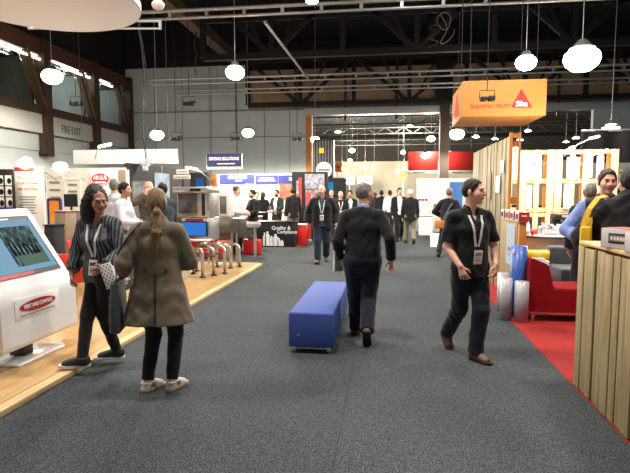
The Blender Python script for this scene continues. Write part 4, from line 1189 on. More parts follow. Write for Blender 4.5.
t = thing('display_case', 'black display case with white and blue product pictures behind the kiosk', 'display', gp(-3, 9.3, .05), R(12))
b = MB(); b.box((0, 0, 1.0), (.62, .06, 2.0), None, .006); b.build('frame_board', MATS['black_panel'], t)
for x in (-.2, -.06, .08, .225):
    for k2 in range(3):
        b = MB(); b.box((x, -.034, 1.80 - k2 * .2), (.11, .01, .18)); f = b.build('picture', MATS['poster_white'], t)
        b = MB(); b.ball((x + .02, -.042, 1.79 - k2 * .2), (.04, .006, .055), 10); b.build('product_print', MATS['dark_metal'], f)
    b = MB(); b.box((x, -.034, 1.24), (.12, .01, .2)); b.build('blue_print', MATS['booth_blue'], t)
b = MB(); b.box((.225, -.042, 1.2), (.06, .006, .08)); b.build('white_print', MATS['poster_white'], t)
# small furniture behind the kiosk
def cabinet(label, px0, px1, yt, D, dep, m, name='cabinet', zb=.05):
    p = gp(px0, D, zb); q = gp(px1, D, zb); w = (q - p).length; h = dp(px0, yt, D).z - zb; c = (p + q) / 2
    t = thing(name, label, 'cabinet', c, 0)
    b = MB(); b.box((0, dep / 2, h / 2), (w, dep, h), None, .008); b.build('cabinet_body', m, t)
    b = MB(); b.box((0, -.008, h * .48), (w * .9, .016, h * .86), None, .004); d = b.build('door', m, t)
    b = MB(); b.cyl((w * .34, -.03, h * .45), (w * .34, -.03, h * .6), .008); b.build('handle', MATS['chrome'], d)
    b = MB(); b.box((0, dep / 2, h + .01), (w + .03, dep + .03, .02), None, .004); b.build('top_board', m, t)
    return t
cabinet('tan cabinet standing behind the white kiosk', 53, 65, 212, 8.6, .3, MATS['tan_cabinet']); cabinet('dark low machine cabinet between the kiosk and the tan cabinet', 42, 52, 226, 8.3, .3, MATS['charcoal'], 'machine_cabinet')
cabinet('long pale grey counter behind the tan cabinet under the monitor', 64, 90, 212, 10.6, .3, MATS['ink_grey'], 'counter')
t, w, h = poster('orange and yellow poster board standing behind the tan cabinet', 50, 62, 199, 260, 9.4, mat('poster_orange', (240, 180, 40), .5, col2=(220, 96, 40), vscale=2.2), 'poster_board')
b = MB()
for s in (-1, 1): b.box((s * w / 2, -.01, h / 2), (.03, .05, h)); b.box((0, -.01, h / 2 + s * h / 2), (w, .05, .03))
b.build('poster_frame', MATS['booth_blue'], t)
c = dp(71, 205, 10.75); t = thing('monitor', 'black monitor on the pale grey counter behind the woman in stripes', 'monitor', (c.x, c.y, dp(71, 212, 10.6).z + .02))
b = MB(); b.box((0, 0, .22), (.30, .04, .27), None, .008); b.build('bezel', MATS['black_plastic'], t); b = MB(); b.box((0, -.022, .22), (.27, .006, .24)); b.build('screen', MATS['glass_dark'], t)
b = MB(); b.box((0, .01, .05), (.04, .03, .1)); b.box((0, 0, .006), (.16, .12, .012), None, .003); b.build('stand', MATS['black_plastic'], t)
c = gp(70, 7.9); 
t = thing('yellow_tub', 'small yellow tub on the timber floor display behind the striped woman', 'tub', (gp(73, 9.0).x, gp(73, 9.0).y, dp(71, 234, 9.0).z)); zt_ = t.location.z
b = MB(); b.lathe([(.05, 0), (.065, .1), (.068, .1), (.06, .105), (.01, .1)], n=14); b.build('tub', MATS['yellow'], t)
b = MB(); b.lathe([(.069, .1), (.07, .115), (.01, .12)], n=14); b.build('lid', MATS['white_panel'], t)
t = thing('display_plinth', 'tan low plinth carrying the yellow tub', 'plinth', (gp(73, 9.0).x, gp(73, 9.0).y, .05)); b = MB(); b.box((0, 0, (zt_ - .05) / 2), (.34, .3, zt_ - .05), None, .006); b.build('plinth_body', MATS['tan_cabinet'], t); b = MB(); b.box((0, 0, .03), (.36, .32, .06)); b.build('skirting', MATS['dark_metal'], t)
def shell_chair(px, D, rz, label, first=[None]):
    loc = gp(px, D, .05)
    if first[0] is not None: return dup(first[0], loc, R(rz), label)
    t = thing('shell_chair', label, 'chair', loc, R(rz), 'red shell chairs on the timber floor'); first[0] = t
    b = MB(); pr = [(-.20, .44), (-.1, .43), (.06, .43), (.16, .46), (.2, .56), (.235, .82), (.22, .83), (.185, .57), (.15, .48), (.05, .45), (-.1, .45), (-.2, .46)]
    n = 9
    rows = []
    for i in range(n):
        x = -.23 + .46 * i / (n - 1); cup = (x / .23) ** 2 * .05
        rows.append([(x * (1 if k not in (5, 6) else .86), y - (cup * .6 if 3 < k < 8 else 0), z + (cup if not 3 < k < 8 else 0)) for k, (y, z) in enumerate(pr)])
    vs = [v for r_ in rows for v in r_]; m = len(pr); fs_ = []
    for i in range(n - 1):
        for k in range(m): fs_.append((i * m + k, i * m + (k + 1) % m, (i + 1) * m + (k + 1) % m, (i + 1) * m + k))
    fs_ += [tuple(range(m)), tuple(reversed(range((n - 1) * m, n * m)))]
    b._add(vs, fs_, 0, True); b.build('seat_shell', MATS['plastic_red'], t)
    for sx in (-1, 1):
        for sy in (-1, 1): b = MB(); b.cyl((sx * .12, sy * .1, .44), (sx * .2, sy * .2, 0), .018, .012, 8); b.build('leg', MATS['chair_wood'], t)
    return t
shell_chair(54, 7.6, 150, 'red shell chair with wooden legs next to the kiosk, turned away'); shell_chair(73, 6.4, 205, 'red shell chair with wooden legs, partly behind the striped blouse'); shell_chair(81, 8.0, 120, 'red shell chair close to the pale grey counter')
t = thing('wooden_stool_frame', 'pale bent wood stool standing between the red shell chairs', 'stool', gp(67, 7.2, .05))
for sx in (-1, 1): b = MB(); b.tube([(sx * .16, -.14, 0), (sx * .16, -.13, .55), (sx * .16, -.1, .61), (sx * .16, .08, .62), (sx * .16, .14, .55), (sx * .16, .16, 0)], .022, 8); b.build('bent_frame', MATS['chair_wood'], t)
b = MB(); b.box((0, 0, .62), (.36, .3, .03), None, .01); b.build('seat', MATS['chair_wood'], t)

# ------------------------------------------------------------------ stainless machines on the timber floor
def bent_legs(t, spots, h, m='steel', out=.28):
    for (x, y, d) in spots:
        b = MB(); b.tube([(x - out * d, y, h - .03), (x - .09 * d, y, h - .03), (x - .03 * d, y, h - .06), (x, y, h - .13), (x, y, .05)], .03, 10); lg = b.build('leg', MATS[m], t)
        b = MB(); b.lathe([(.055, 0), (.055, .02), (.018, .035), (.018, .06)], (x, y, 0), 12); b.build('foot', MATS['black_plastic'], lg)
D1 = 9.5; L1 = gp(199, D1, .05)
t = thing('inspection_machine', 'stainless inspection machine with a curved smoked door, blue monitor and bent tube legs', 'machine', L1)
k_ = D1 / FPX
def m1(px, py): q = on_y(px, py, L1.y - .02); return q - L1
zt = m1(199, 188).z; zb1 = m1(199, 219).z; x0 = m1(176, 200).x; x1 = m1(209, 200).x
b = MB(); b.box(((x0 + x1) / 2, .28, (zt + zb1) / 2 + .0), (x1 - x0, .52, zt - zb1 - .05), None, .015); b.build('cabinet_body', MATS['steel'], t)
b = MB(); b.box(((x0 + x1) / 2, .2, zt - .035), (x1 - x0 + .05, .66, .11), None, .02); tp = b.build('control_head', MATS['steel'], t)
b = MB(); b.box((m1(198, 190).x, -.155, zt - .035), (.2, .01, .05)); b.build('control_display', MATS['glass_dark'], tp)
b = MB(); xa, xb_ = m1(198, 200).x, m1(207, 200).x; b.cyl(((xa + xb_) / 2, .1, zb1 + .06), ((xa + xb_) / 2, .1, zt - .1), (xb_ - xa) / 2, n=24); d = b.build('curved_door', MATS['glass_dark'], t)
b = MB(); b.cyl((xb_ + .03, -.06, zb1 + .15), (xb_ + .03, -.06, zt - .18), .012); b.build('door_handle', MATS['chrome'], d)
b = MB(); b.box(((x0 + xa) / 2, .01, (zt + zb1) / 2), (xa - x0 - .06, .02, zt - zb1 - .2), None, .006); b.build('side_door', MATS['steel_dark'], t)
mx0, mx1, mz0, mz1 = m1(183, 228).x, m1(209, 228).x, m1(195, 236).z, m1(195, 221).z
b = MB(); b.box(((mx0 + mx1) / 2, -.1, (mz0 + mz1) / 2), (mx1 - mx0, .07, mz1 - mz0), None, .012); mo = b.build('monitor', MATS['black_plastic'], t)
b = MB(); b.box(((mx0 + mx1) / 2, -.138, (mz0 + mz1) / 2), (mx1 - mx0 - .04, .006, mz1 - mz0 - .04)); b.build('monitor_screen', emission('monitor_blue', (60, 132, 222), .9), mo)
b = MB(); b.box(((mx0 + mx1) / 2 + .02, -.2, m1(195, 239).z), (.62, .26, .025), None, .006); b.build('keyboard_shelf', MATS['white_panel'], t)
b = MB(); b.box(((mx0 + mx1) / 2 - .02, .0, (zb1 + mz1) / 2), (.5, .06, abs(zb1 - mz1) + .02)); b.build('name_plate', MATS['poster_cream'], t)
b = MB(); b.box(((mx0 + mx1) / 2 - .02, -.034, (zb1 + mz1) / 2), (.34, .006, .05)); b.build('red_print', MATS['ink_red'], t)
zc1 = m1(200, 243).z
b = MB(); b.box(((x0 + x1) / 2 + .02, .35, (zc1 + zb1) / 2), (x1 - x0 - .1, .6, zb1 - zc1 - .05), None, .01); b.build('lower_cabinet', MATS['steel'], t)
b = MB(); b.box((m1(186, 248).x, .1, zc1 - .03), (.34, .26, .2), None, .02); b.build('motor_box', MATS['plastic_red'], t)
bent_legs(t, [(m1(204, 260).x, -.1, 1), (m1(210.5, 260).x, .15, 1), (m1(218, 260).x, .38, 1), (m1(187, 260).x, .3, -1), (m1(184, 260).x, .62, -1)], m1(204, 249).z + .05)
b = MB()
for y in (-.02, .35): b.box((m1(198, 260).x, y + .1, .38), (.62, .03, .03))
b.build('lower_rail', MATS['steel_dark'], t)
# detector head beside it
D2 = 10.6; L2 = gp(225, D2, .05)
t = thing('detector_machine', 'pale upright detector machine with a dark window and tube legs behind the inspection machine', 'machine', L2)
def m2(px, py): q = on_y(px, py, L2.y - .02); return q - L2
zt2, zb2 = m2(225, 190).z, m2(225, 218).z; xa, xb_ = m2(216, 200).x, m2(229, 200).x
b = MB(); b.box(((xa + xb_) / 2, .2, (zt2 + zb2) / 2), (xb_ - xa, .36, zt2 - zb2), None, .06, 0, 4); b.build('detector_head', MATS['white_panel'], t)
b = MB(); b.box(((xa + xb_) / 2, .012, (zt2 + zb2) / 2 - .02), ((xb_ - xa) * .5, .02, (zt2 - zb2) * .62), None, .008); b.build('window', MATS['steel_dark'], t)
b = MB(); b.box(((xa + xb_) / 2 + .05, .25, zb2 - .16), (.62, .5, .3), None, .01); b.build('base_cabinet', MATS['steel_dark'], t)
bent_legs(t, [(m2(231, 260).x, -.05, 1), (m2(236.5, 260).x, .2, 1), (m2(215, 260).x, .1, -1)], m2(231, 246).z + .05)
# conveyors
def conveyor(label, px, D, L, W, h, rz):
    loc = gp(px, D, .05 if D < 11 else .0); t = thing('conveyor', label, 'conveyor', loc, R(rz), 'steel conveyors between the machines')
    b = MB(); b.box((0, 0, h), (L, W, .05), None, .01); b.build('belt', MATS['charcoal'], t)
    for s in (-1, 1): b = MB(); b.box((0, s * (W / 2 + .015), h), (L + .04, .03, .12), None, .006); b.build('side_rail', MATS['steel'], t)
    for sx in (-1, 1):
        b = MB(); b.cyl((sx * L / 2, -W / 2, h), (sx * L / 2, W / 2, h), .035, n=10); b.build('roller', MATS['steel'], t)
        for sy in (-1, 1): b = MB(); b.cyl((sx * L * .38, sy * W * .42, 0), (sx * L * .38, sy * W * .42, h), .022, n=8); b.build('leg', MATS['steel'], t)
    b = MB(); b.box((L * .1, 0, h - .2), (.3, W * .7, .26), None, .02); b.build('drive_box', MATS['steel_dark'], t)
    return t
conveyor('steel conveyor in front of the black compliance counter', 241, 12.9, .9, .45, .82, 10); conveyor('steel conveyor behind the detector machine', 222, 11.4, .7, .45, .9, 0)
for (px, D, lb) in ((212, 12.6, 'low red machine guard behind the tube legs'), (252, 13.4, 'low red machine guard beside the black counter')):
    q = gp(px, D); t = thing('machine_guard', lb, 'guard', (q.x, q.y, .05 if D < 11 else 0)); b = MB(); b.box((0, 0, .2), (.45, .3, .4), None, .04); b.build('guard_shell', MATS['plastic_red'], t); b = MB(); b.box((0, 0, .45), (.2, .2, .12), None, .02); b.build('motor', MATS['steel_dark'], t)
# glass screen frame by the bald visitor, small plates and rack on the black partition
t = thing('glass_screen', 'narrow glass screen in an aluminium frame before the black partition', 'screen', gp(141, 10.4, .05))
b = MB()
for s in (-1, 1): b.box((s * .16, 0, .95), (.03, .03, 1.72)); 
for z in (.1, .8, 1.3, 1.8): b.box((0, 0, z), (.32, .03, .025))
b.build('screen_frame', MATS['aluminium'], t); b = MB(); b.box((0, 0, .95), (.29, .008, 1.7)); b.build('glass', glass, t)
for (x0, x1, ya, yb, D, lb) in ((176, 189, 169.5, 174, 12.6, 'small white plate sign, upper of two, over the steel machine'), (173, 191, 175, 179, 12.4, 'wide white plate sign, lower of two, over the steel machine')):
    p = dp(x0, yb, D); q = dp(x1, ya, D); t = thing('plate_sign', lb, 'sign', (p + q) / 2, R(-6)); b = MB(); b.box((0, 0, 0), ((q - p).xy.length, .04, q.z - p.z), None, .004); b.build('plate', MATS['poster_cream'], t)
    b = MB(); b.box((0, -.023, 0), ((q - p).xy.length * .8, .004, .02)); b.build('printed_text', MATS['ink_grey'], t)
    b = MB(); b.cyl((0, .03, 0), (0, .03, -(p.z + q.z) / 2 + .0), .02, n=8); b.build('post', MATS['dark_metal'], t)
t = thing('display_tower', 'dark display tower with a blue lit bottle picture behind the inspection machine', 'display', gp(201, 15, 0)); b = MB(); b.box((0, 0, 1.1), (.5, .4, 2.2), None, .01); b.build('tower_body', MATS['black_panel'], t)
b = MB(); b.box((.05, -.205, 1.86), (.24, .02, .36)); b.build('bottle_picture', emission('bottle_blue', (70, 130, 210), .5), t)

# ------------------------------------------------------------------ black counter with lettering, blue stand behind it
Yc = 14.95; xl_, xr_ = on_z(253, 247).x, on_z(297, 246).x
t = thing('display_counter', 'black counter with white lettering and pale bottle print on the far red carpet', 'counter', ((xl_ + xr_) / 2, Yc + .3, .008)); w = xr_ - xl_; h = on_y(275, 222.5, Yc).z
b = MB(); b.box((0, 0, h / 2), (w, .6, h), None, .008); b.build('counter_body', MATS['black_panel'], t); b = MB(); b.box((0, 0, h + .012), (w + .06, .66, .024), None, .006); b.build('counter_top', MATS['black_plastic'], t)
def oc(px, py): q = on_y(px, py, Yc - .004); return q - t.location
q = oc(281, 228); text('lettering', 'Quality &', .15, MATS['ink_white'], t, FACE_CAM((q.x, q.y - .002, q.z)), bold=.003); q = oc(287, 232); text('lettering', 'Compliance', .14, MATS['ink_white'], t, FACE_CAM((q.x, q.y - .002, q.z)), bold=.003, xs=.9)
for i, (px, w0, tp_) in enumerate(((264.5, .05, 232.5), (267.5, .075, 231.5), (271.5, .06, 236), (275.5, .085, 234), (279, .05, 238), (282, .05, 240))):
    q = oc(px, tp_); hz = q.z - .03; b = MB(); b.prism([Vector((q.x, q.y, .03)) + Vector((r_ * s, 0, z)) for r_, z, s in ((w0, 0, -1), (w0, 0, 1), (w0, hz * .7, 1), (w0 * .4, hz * .82, 1), (w0 * .4, hz, 1), (w0 * .4, hz, -1), (w0 * .4, hz * .82, -1), (w0, hz * .7, -1))], (0, -.004, 0)); b.build('bottle_print', MATS['poster_white'], t)
t = thing('bar_table', 'long black bar table behind the compliance counter', 'table', gp(275, 17.2, .008)); zb_ = dp(276, 213, 17.1).z
b = MB(); b.box((0, 0, zb_), (1.2, .4, .04), None, .006); b.build('table_top', MATS['black_plastic'], t)
for x in (-.55, .55):
    for y in (-.16, .16): b = MB(); b.cyl((x, y, 0), (x, y, zb_), .02, n=8); b.build('leg', MATS['dark_metal'], t)
b = MB(); b.box((0, .1, .62), (1.1, .02, .03)); b.build('cross_rail', MATS['dark_metal'], t)
def bin_(px, D, label, m, h=.5):
    t = thing('product_bin', label, 'bin', gp(px, D, .008)); b = MB(); b.box((0, 0, h / 2), (.4, .35, h), None, .02, taper=(1.12, 1.12)); b.build('bin_body', MATS[m], t); b = MB(); b.box((0, 0, h + .01), (.48, .42, .03), None, .008); b.build('rim', MATS['ink_white'], t)
bin_(301, 16.0, 'red product bin at the end of the black counter', 'plastic_red', .62); bin_(254, 16.4, 'red and white product bin behind the counter, near the conveyors', 'red_cloth', .85)
Yb = 21.5
def ob(px, py, y=Yb): return on_y(px, py, y)
t = thing('blue_stand_wall', 'long stand wall with violet blue header signs and product pictures', 'stand', (ob(256, 190).x, Yb, 0)); 
def panel_(x0, x1, ya, yb, m, nm, g=0.0, par=None):
    p = ob(x0, yb); q = ob(x1, ya); b = MB(); c = (p + q) / 2 - t.location; b.box((c.x, -g - .02, c.z), (q.x - p.x, .04, q.z - p.z)); return b.build(nm, m, par or t)
panel_(213, 300, 174, 232, MATS['white_panel'], 'wall_panel')
for x0, x1, ya in ((220, 255, 174.5), (256, 278, 175), (279, 300, 175)): panel_(x0, x1, ya, 184, MATS['booth_blue'], 'header_sign', .05)
q = ob(238, 178) - t.location; b = MB(); b.box((q.x, -.094, q.z + .02), (.82, .006, .12), None, .002); b.box((q.x + .05, -.094, q.z - .12), (.3, .006, .03)); b.build('printed_text', MATS['ink_white'], t); q = ob(267, 178.2) - t.location; b = MB(); b.box((q.x, -.094, q.z), (.62, .006, .05)); b.build('printed_text', MATS['ink_white'], t)
q = ob(267, 180.5) - t.location; b = MB(); b.box((q.x, -.094, q.z), (.74, .006, .05)); b.build('printed_text', MATS['ink_white'], t); q = ob(291, 179) - t.location; b = MB(); b.cyl((q.x, -.09, q.z), (q.x, -.1, q.z), .07); b.build('round_print', MATS['ink_white'], t)
panel_(218, 234, 185, 200, mat('photo_sky', (120, 150, 200), .5, col2=(200, 210, 225), vscale=1.5), 'sky_picture', .05); panel_(246, 256, 184, 193, mat('photo_green', (150, 190, 120), .5, col2=(220, 225, 200), vscale=3), 'leaf_picture', .05); panel_(280, 292, 184, 200, mat('photo_red', (210, 60, 50), .5, col2=(230, 120, 90), vscale=3), 'tomato_picture', .05)
t = thing('hanging_sign', 'blue hanging sign with white lettering and a white rim in front of the back wall', 'sign', on_y(224.5, 161.5, 19.5))
p = on_y(207, 169.5, 19.5); q = on_y(242, 153.5, 19.5); w = q.x - p.x; h = q.z - p.z; b = MB(); b.box((0, 0, 0), (w, .12, h), None, .006); b.build('sign_rim', MATS['poster_white'], t); b = MB(); b.box((.0, -.065, .05), (w * .985, .01, h * .84)); b.build('sign_face', MATS['navy_sign'], t)
text('lettering', 'DRYING SOLUTIONS', .165, MATS['ink_white'], t, FACE_CAM((0, -.074, .1)), xs=.78, bold=.005); b = MB(); b.box((.08, -.073, -.09), (w * .5, .006, .035)); b.build('printed_text', MATS['ink_white'], t)
for x in (-.5, .5): b = MB(); b.cyl((x, 0, h / 2), (x, 0, ZC - t.location.z), .008, n=6); b.build('cable', MATS['dark_metal'], t)
t, w, h = poster('small dark product poster with red and yellow spots left of the blue stand', 208, 217, 174, 190, 19, mat('poster_fruit', (40, 24, 22), .5, col2=(214, 120, 40), vscale=5), 'wall_poster')
b = MB(); b.cyl((0, .03, -t.location.z), (0, .03, h * .5), .02); b.build('post', MATS['dark_metal'], t)
# black display column with pictures
D3 = 17.6
def stand_box(name, label, cat, x0, x1, yt, D, dep, m, part='body'):
    p = gp(x0, D); q = gp(x1, D); h = dp(x0, yt, D).z; t = thing(name, label, cat, ((p.x + q.x) / 2, p.y, 0)); w = (q - p).length
    b = MB(); b.box((0, dep / 2, h / 2), (w, dep, h), None, .006); b.build(part, m, t); return t, w, h
t, w, h = stand_box('picture_tower', 'wide black stand wall with a grey photo collage and a red side banner', 'stand', 292, 327, 172, D3, .5, MATS['black_panel'], 'stand_body')
b = MB(); b.box((w * .16, -.01, h - .32), (w * .56, .02, .5)); b.build('photo_collage', mat('collage', (60, 60, 66), .5, col2=(176, 176, 190), vscale=9), t)
b = MB(); b.box((w * .15, -.01, h - .95), (w * .5, .02, .7)); b.build('machine_picture', mat('collage2', (70, 40, 40), .5, col2=(170, 160, 160), vscale=6), t)
b = MB(); b.box((-w * .26, -.012, h - .7), (w * .1, .02, 1.0)); b.build('red_banner', MATS['ink_red'], t); b = MB(); b.box((-w * .33, -.012, h - .85), (w * .07, .02, 1.1)); b.build('white_banner', mat('bw_mix', (200, 196, 196), .5, col2=(60, 40, 44), vscale=7), t)
t, w, h = stand_box('red_drape_stand', 'narrow red roll-up banner beside the black stand wall', 'banner', 306, 311, 192, 16.9, .06, MATS['ink_red'], 'banner_sheet'); b = MB(); b.box((0, .02, .04), (w + .06, .2, .08), None, .01); b.build('base', MATS['aluminium'], t)
t, w, h = stand_box('black_booth', 'low black booth wall with a blue lit screen past the photo collage wall', 'stand', 324, 346, 178, 19.5, .3, MATS['black_panel'], 'booth_wall')
b = MB(); b.box((-w * .22, -.012, h - .3), (w * .3, .02, .28)); b.build('lit_screen', emission('cyan_screen', (50, 160, 220), .8), t)
# sign tower with round white sign
t, w, h = stand_box('sign_tower', 'tall dark ribbed tower with a round white sign', 'tower', 313, 333, 140, 21, .8, MATS['dark_metal'], 'tower_body')
b = MB()
for i in range(7): b.box((-w / 2 + w * (i + .5) / 7, -.03, h - .75), (w / 16, .06, 1.4))
b.build('tower_rib', MATS['far_steel'], t)
def ot(px, py): q = on_y(px, py, t.location.y - .08); return q - t.location
c = ot(324, 170); r_ = (ot(332, 170).x - ot(316, 170).x) / 2; b = MB(); b.cyl(c, c + Vector((0, -.05, 0)), r_, n=32); b.build('round_sign', MATS['poster_white'], t); b = MB(); b.box(c + Vector((0, -.055, 0)), (r_ * 1.5, .01, .08)); b.build('printed_text', MATS['ink_grey'], t)
b = MB(); b.box(c + Vector((-.1, -.02, .78)), (.2, .06, .2)); b.build('yellow_plate', MATS['yellow'], t)
for px0, px1, ya, yb, D, m, lb in ((334, 342, 162, 172, 40, 'orange_wood', 'pale orange picture sign on the far hall wall'), (345, 354, 176, 184, 60, 'poster_cream', 'small cream notice far behind the crowd, first of two'), (358, 372, 176, 184, 60, 'poster_white', 'wider cream notice far behind the crowd, second of two'), (400, 407, 174, 178, 58, 'yellow', 'small yellow sign board under the red banner')):
    t, w, h = poster(lb, px0, px1, ya, yb, D, MATS[m], 'notice_board'); b = MB(); b.box((0, -.03, h * .5), (w * .7, .02, h * .3)); b.build('printed_text', MATS['ink_red'], t); b = MB(); b.cyl((0, .06, -t.location.z), (0, .06, h * .4), .05); b.build('post', MATS['aluminium'], t)
# red hanging banner of the far hall
for (x0, x1, lb) in ((408, 438, 'big red hanging banner with a white lower strip, between column and crowd'), (447, 474, 'red hanging banner with a white arch, right behind the brown column')):
    p = on_y(x0, 174, 36); q = on_y(x1, 151.5, 36); t = thing('red_banner', lb, 'banner', ((p.x + q.x) / 2, 36, p.z)); w = q.x - p.x; h = q.z - p.z
    b = MB(); b.box((0, 0, h * .58), (w, .1, h * .84), None, .01); b.build('banner_cloth', MATS['sign_red'], t); b = MB(); b.box((0, 0, h * .08), (w, .1, h * .16), None, .01); b.build('banner_strip', MATS['poster_white'], t)
    b = MB(); b.box((-w * .12, -.055, h * .08), (w * .4, .02, h * .04)); b.build('printed_text', MATS['ink_grey'], t)
    b = MB(); b.cyl((-w * .4, 0, h), (-w * .4, 0, 9.2 - p.z), .02); b.cyl((w * .4, 0, h), (w * .4, 0, 9.2 - p.z), .02); b.build('cable', MATS['dark_metal'], t)
# white stand in the centre distance
Yw = on_z(440, 232).y
t = thing('white_stand_wall', 'white stand wall with a blue poster beyond the man in navy', 'stand', (on_y(443, 200, Yw).x, Yw, .01))
def ow(px, py): q = on_y(px, py, Yw - .03); return q - t.location
p = ow(416, 231); q = ow(472, 178); b = MB(); b.box(((p.x + q.x) / 2, .04, q.z / 2), (q.x - p.x, .08, q.z), None, .004); b.build('wall_panel', MATS['white_panel'], t)
p = ow(449, 218); q = ow(463, 182); b = MB(); b.box(((p.x + q.x) / 2, 0, (p.z + q.z) / 2), (q.x - p.x, .02, q.z - p.z)); b.build('blue_poster', mat('poster_sea', (40, 92, 170), .5, col2=(70, 130, 200), vscale=2), t)
t = thing('demo_table', 'white demonstration table with a grey printer in front of the white stand wall', 'table', gp(434, 19.6, .01)); b = MB(); b.box((0, 0, .76), (1.3, .6, .04), None, .006); b.build('table_top', MATS['white_panel'], t); b = MB(); b.box((-.3, 0, .37), (.5, .5, .74)); b.build('pedestal', MATS['white_panel'], t); b = MB(); b.box((.5, 0, .37), (.08, .5, .74)); b.build('leg', MATS['steel_dark'], t); zt = .8
c = t.location.copy()
t = thing('label_printer', 'grey label printer with a slanted cover on the white demonstration table', 'printer', (c.x + .3, c.y, .01 + .78)); b = MB(); b.prism([(-.3, -.2, 0), (.3, -.2, 0), (.34, -.2, .3), (.1, -.2, .46), (-.3, -.2, .4)], (0, .4, 0)); b.build('printer_body', MATS['ink_grey'], t); b = MB(); b.box((-.12, -.205, .22), (.2, .012, .24)); b.build('front_panel', MATS['red_cloth'], t); b = MB(); b.bar((.05, -.21, .3), (.34, -.21, .36), .012, .12); b.build('cover', MATS['charcoal'], t)
t = thing('product_shelf', 'pale acrylic shelf with red topped packs beside the white stand wall edge', 'shelf', (c.x - .42, c.y - .05, .79))
for z in (.02, .26, .5, .62): b = MB(); b.box((0, 0, z), (.42, .3, .02)); b.build('shelf_board', MATS['poster_white'], t)
for s in (-1, 1): b = MB(); b.box((s * .2, 0, .32), (.015, .28, .6)); b.build('side_panel', MATS['poster_white'], t)
for i in range(3): b = MB(); b.box((-.12 + .12 * i, -.05, .57), (.09, .1, .08), None, .008); b.build('red_pack', MATS['ink_red'], t)
for i in range(3): b = MB(); b.box((-.12 + .12 * i, -.05, .34), (.08, .1, .13), None, .008); b.build('cream_pack', MATS['poster_cream'], t)
t = thing('white_floor_panel', 'white leaning panel on the carpet behind the polo shirt man', 'panel', gp(440, 15.2)); b = MB(); b.box((0, .08, .2), (.5, .03, .44), (R(-20), 0, 0), .004); b.build('panel_sheet', MATS['poster_white'], t); b = MB(); b.bar((0, .12, .3), (0, .3, 0), .03, .02); b.build('prop_leg', MATS['aluminium'], t)
# ------------------------------------------------------------------ timber stand on the far side of the aisle
# slatted counter front along the aisle
CX = 1.565; CY1 = on_z(571, 385).y; CY0 = 2.3; CH = on_y(576, 241, CY1).z
t = thing('slatted_counter', 'pale timber slatted counter running beside the aisle with boxes on top', 'counter', (CX, CY1, .006))
y = CY1; k = 0
rr = random.Random(3)
widths = []
while y > CY0:
    w = rr.choice((.095, .12, .14, .105)); d = rr.choice((.0, .012, .02)) if k % 2 else .006
    b = MB(); b.box((d + .012, y - w / 2 - CY1, CH / 2 - .02), (.022, w - .008, CH - .05 - rr.random() * .012), None, .003)
    b.build('slat', MATS['pallet'], t); y -= w; k += 1
b = MB(); b.box((.24, (CY0 - CY1) / 2 + .0, CH - .015), (.46, CY1 - CY0, .026), None, .004); b.build('counter_top', MATS['pallet_h'], t)
b = MB()
for z in (.12, .62, 1.1): b.box((.07, (CY0 - CY1) / 2, z), (.07, CY1 - CY0 - .04, .09))
b.build('inner_rail', MATS['pallet'], t)
for i in range(4): b = MB(); b.box((.085 + i * .11, -.012, CH / 2 - .02), (.105, .022, CH - .06), None, .003); b.build('end_slat', MATS['pallet'], t)
# cartons on the counter
def carton(loc, dims, rz, label, face, group='printed cartons', first=None):
    t = thing('carton', label, 'box', loc, rz, group); w, d, h = dims
    b = MB(); b.box((0, 0, h / 2), (w, d, h), None, .006); b.build('carton_body', MATS['box_white'], t)
    b = MB(); b.box((0, 0, h + .001), (w * .98, d * .98, .003)); b.box((-w / 2 - .001, 0, h * .5), (.003, d * .98, h * .96)); b.build('red_print', MATS['box_red'], t)
    b = MB(); b.box((0, -d / 2 - .002, h * .52), (w * .55, .004, h * .5), None, .0015); l_ = b.build('black_label', MATS['black_plastic'], t)
    b = MB(); b.box((0, -d / 2 - .005, h * .52), (w * .46, .003, h * .3)); b.box((w * .3, -d / 2 - .004, h * .3), (.0, .002, .0)); b.build('label_window', MATS['tan_cabinet'], l_)
    b = MB()
    for u in (-.17, -.08, .0, .09, .17): b.box((w * u, -d / 2 - .0075, h * .52), (w * .05, .003, h * .16))
    b.build('printed_text', MATS['ink_white'], l_)
    return t
zc = .006 + CH
p = on_z(609, 246, zc)
carton((CX + .12, 3.83, zc), (.30, .2, .14), R(-66), 'white and red carton with a black label on the slatted counter, beside the yellow bag', 0)
carton((CX + .13, 3.5, zc), (.30, .2, .14), R(-74), 'red and white carton on the slatted counter cut by the frame edge', 0)

# tall grey slatted wall along the aisle
WX = 1.86; WY0 = on_x(506, 250, WX).y; WY1 = on_x(472, 200, WX).y; WH = on_y(506, 136, WY0).z
t = thing('slatted_wall', 'tall grey timber slatted wall running along the aisle behind the polo shirt man', 'wall panel', (WX, WY0, .006))
y = WY0; k = 0
while y < WY1:
    w = rr.choice((.1, .13, .15)); d = rr.choice((0, .01, .018))
    b = MB(); b.box((.012 + d, y + w / 2 - WY0, WH / 2), (.022, w - .006, WH - rr.random() * .02), None, .003); b.build('slat', MATS['grey_slat'], t); y += w; k += 1
b = MB()
for z in (.1, .8, 1.5, WH - .12): b.box((.09, (WY1 - WY0) / 2, z), (.09, WY1 - WY0, .1))
b.build('inner_rail', MATS['orange_wood'], t)
b = MB(); b.box((.015, -.03, WH / 2 + .02), (.045, .05, WH + .04), None, .004); b.box((.145, -.03, WH / 2 + .02), (.03, .05, WH + .04), None, .004)
b.box((.08, -.02, WH), (.15, .06, .06)); b.box((.08, -.02, 1.22), (.15, .06, .06)); b.build('end_frame', MATS['orange_wood'], t)
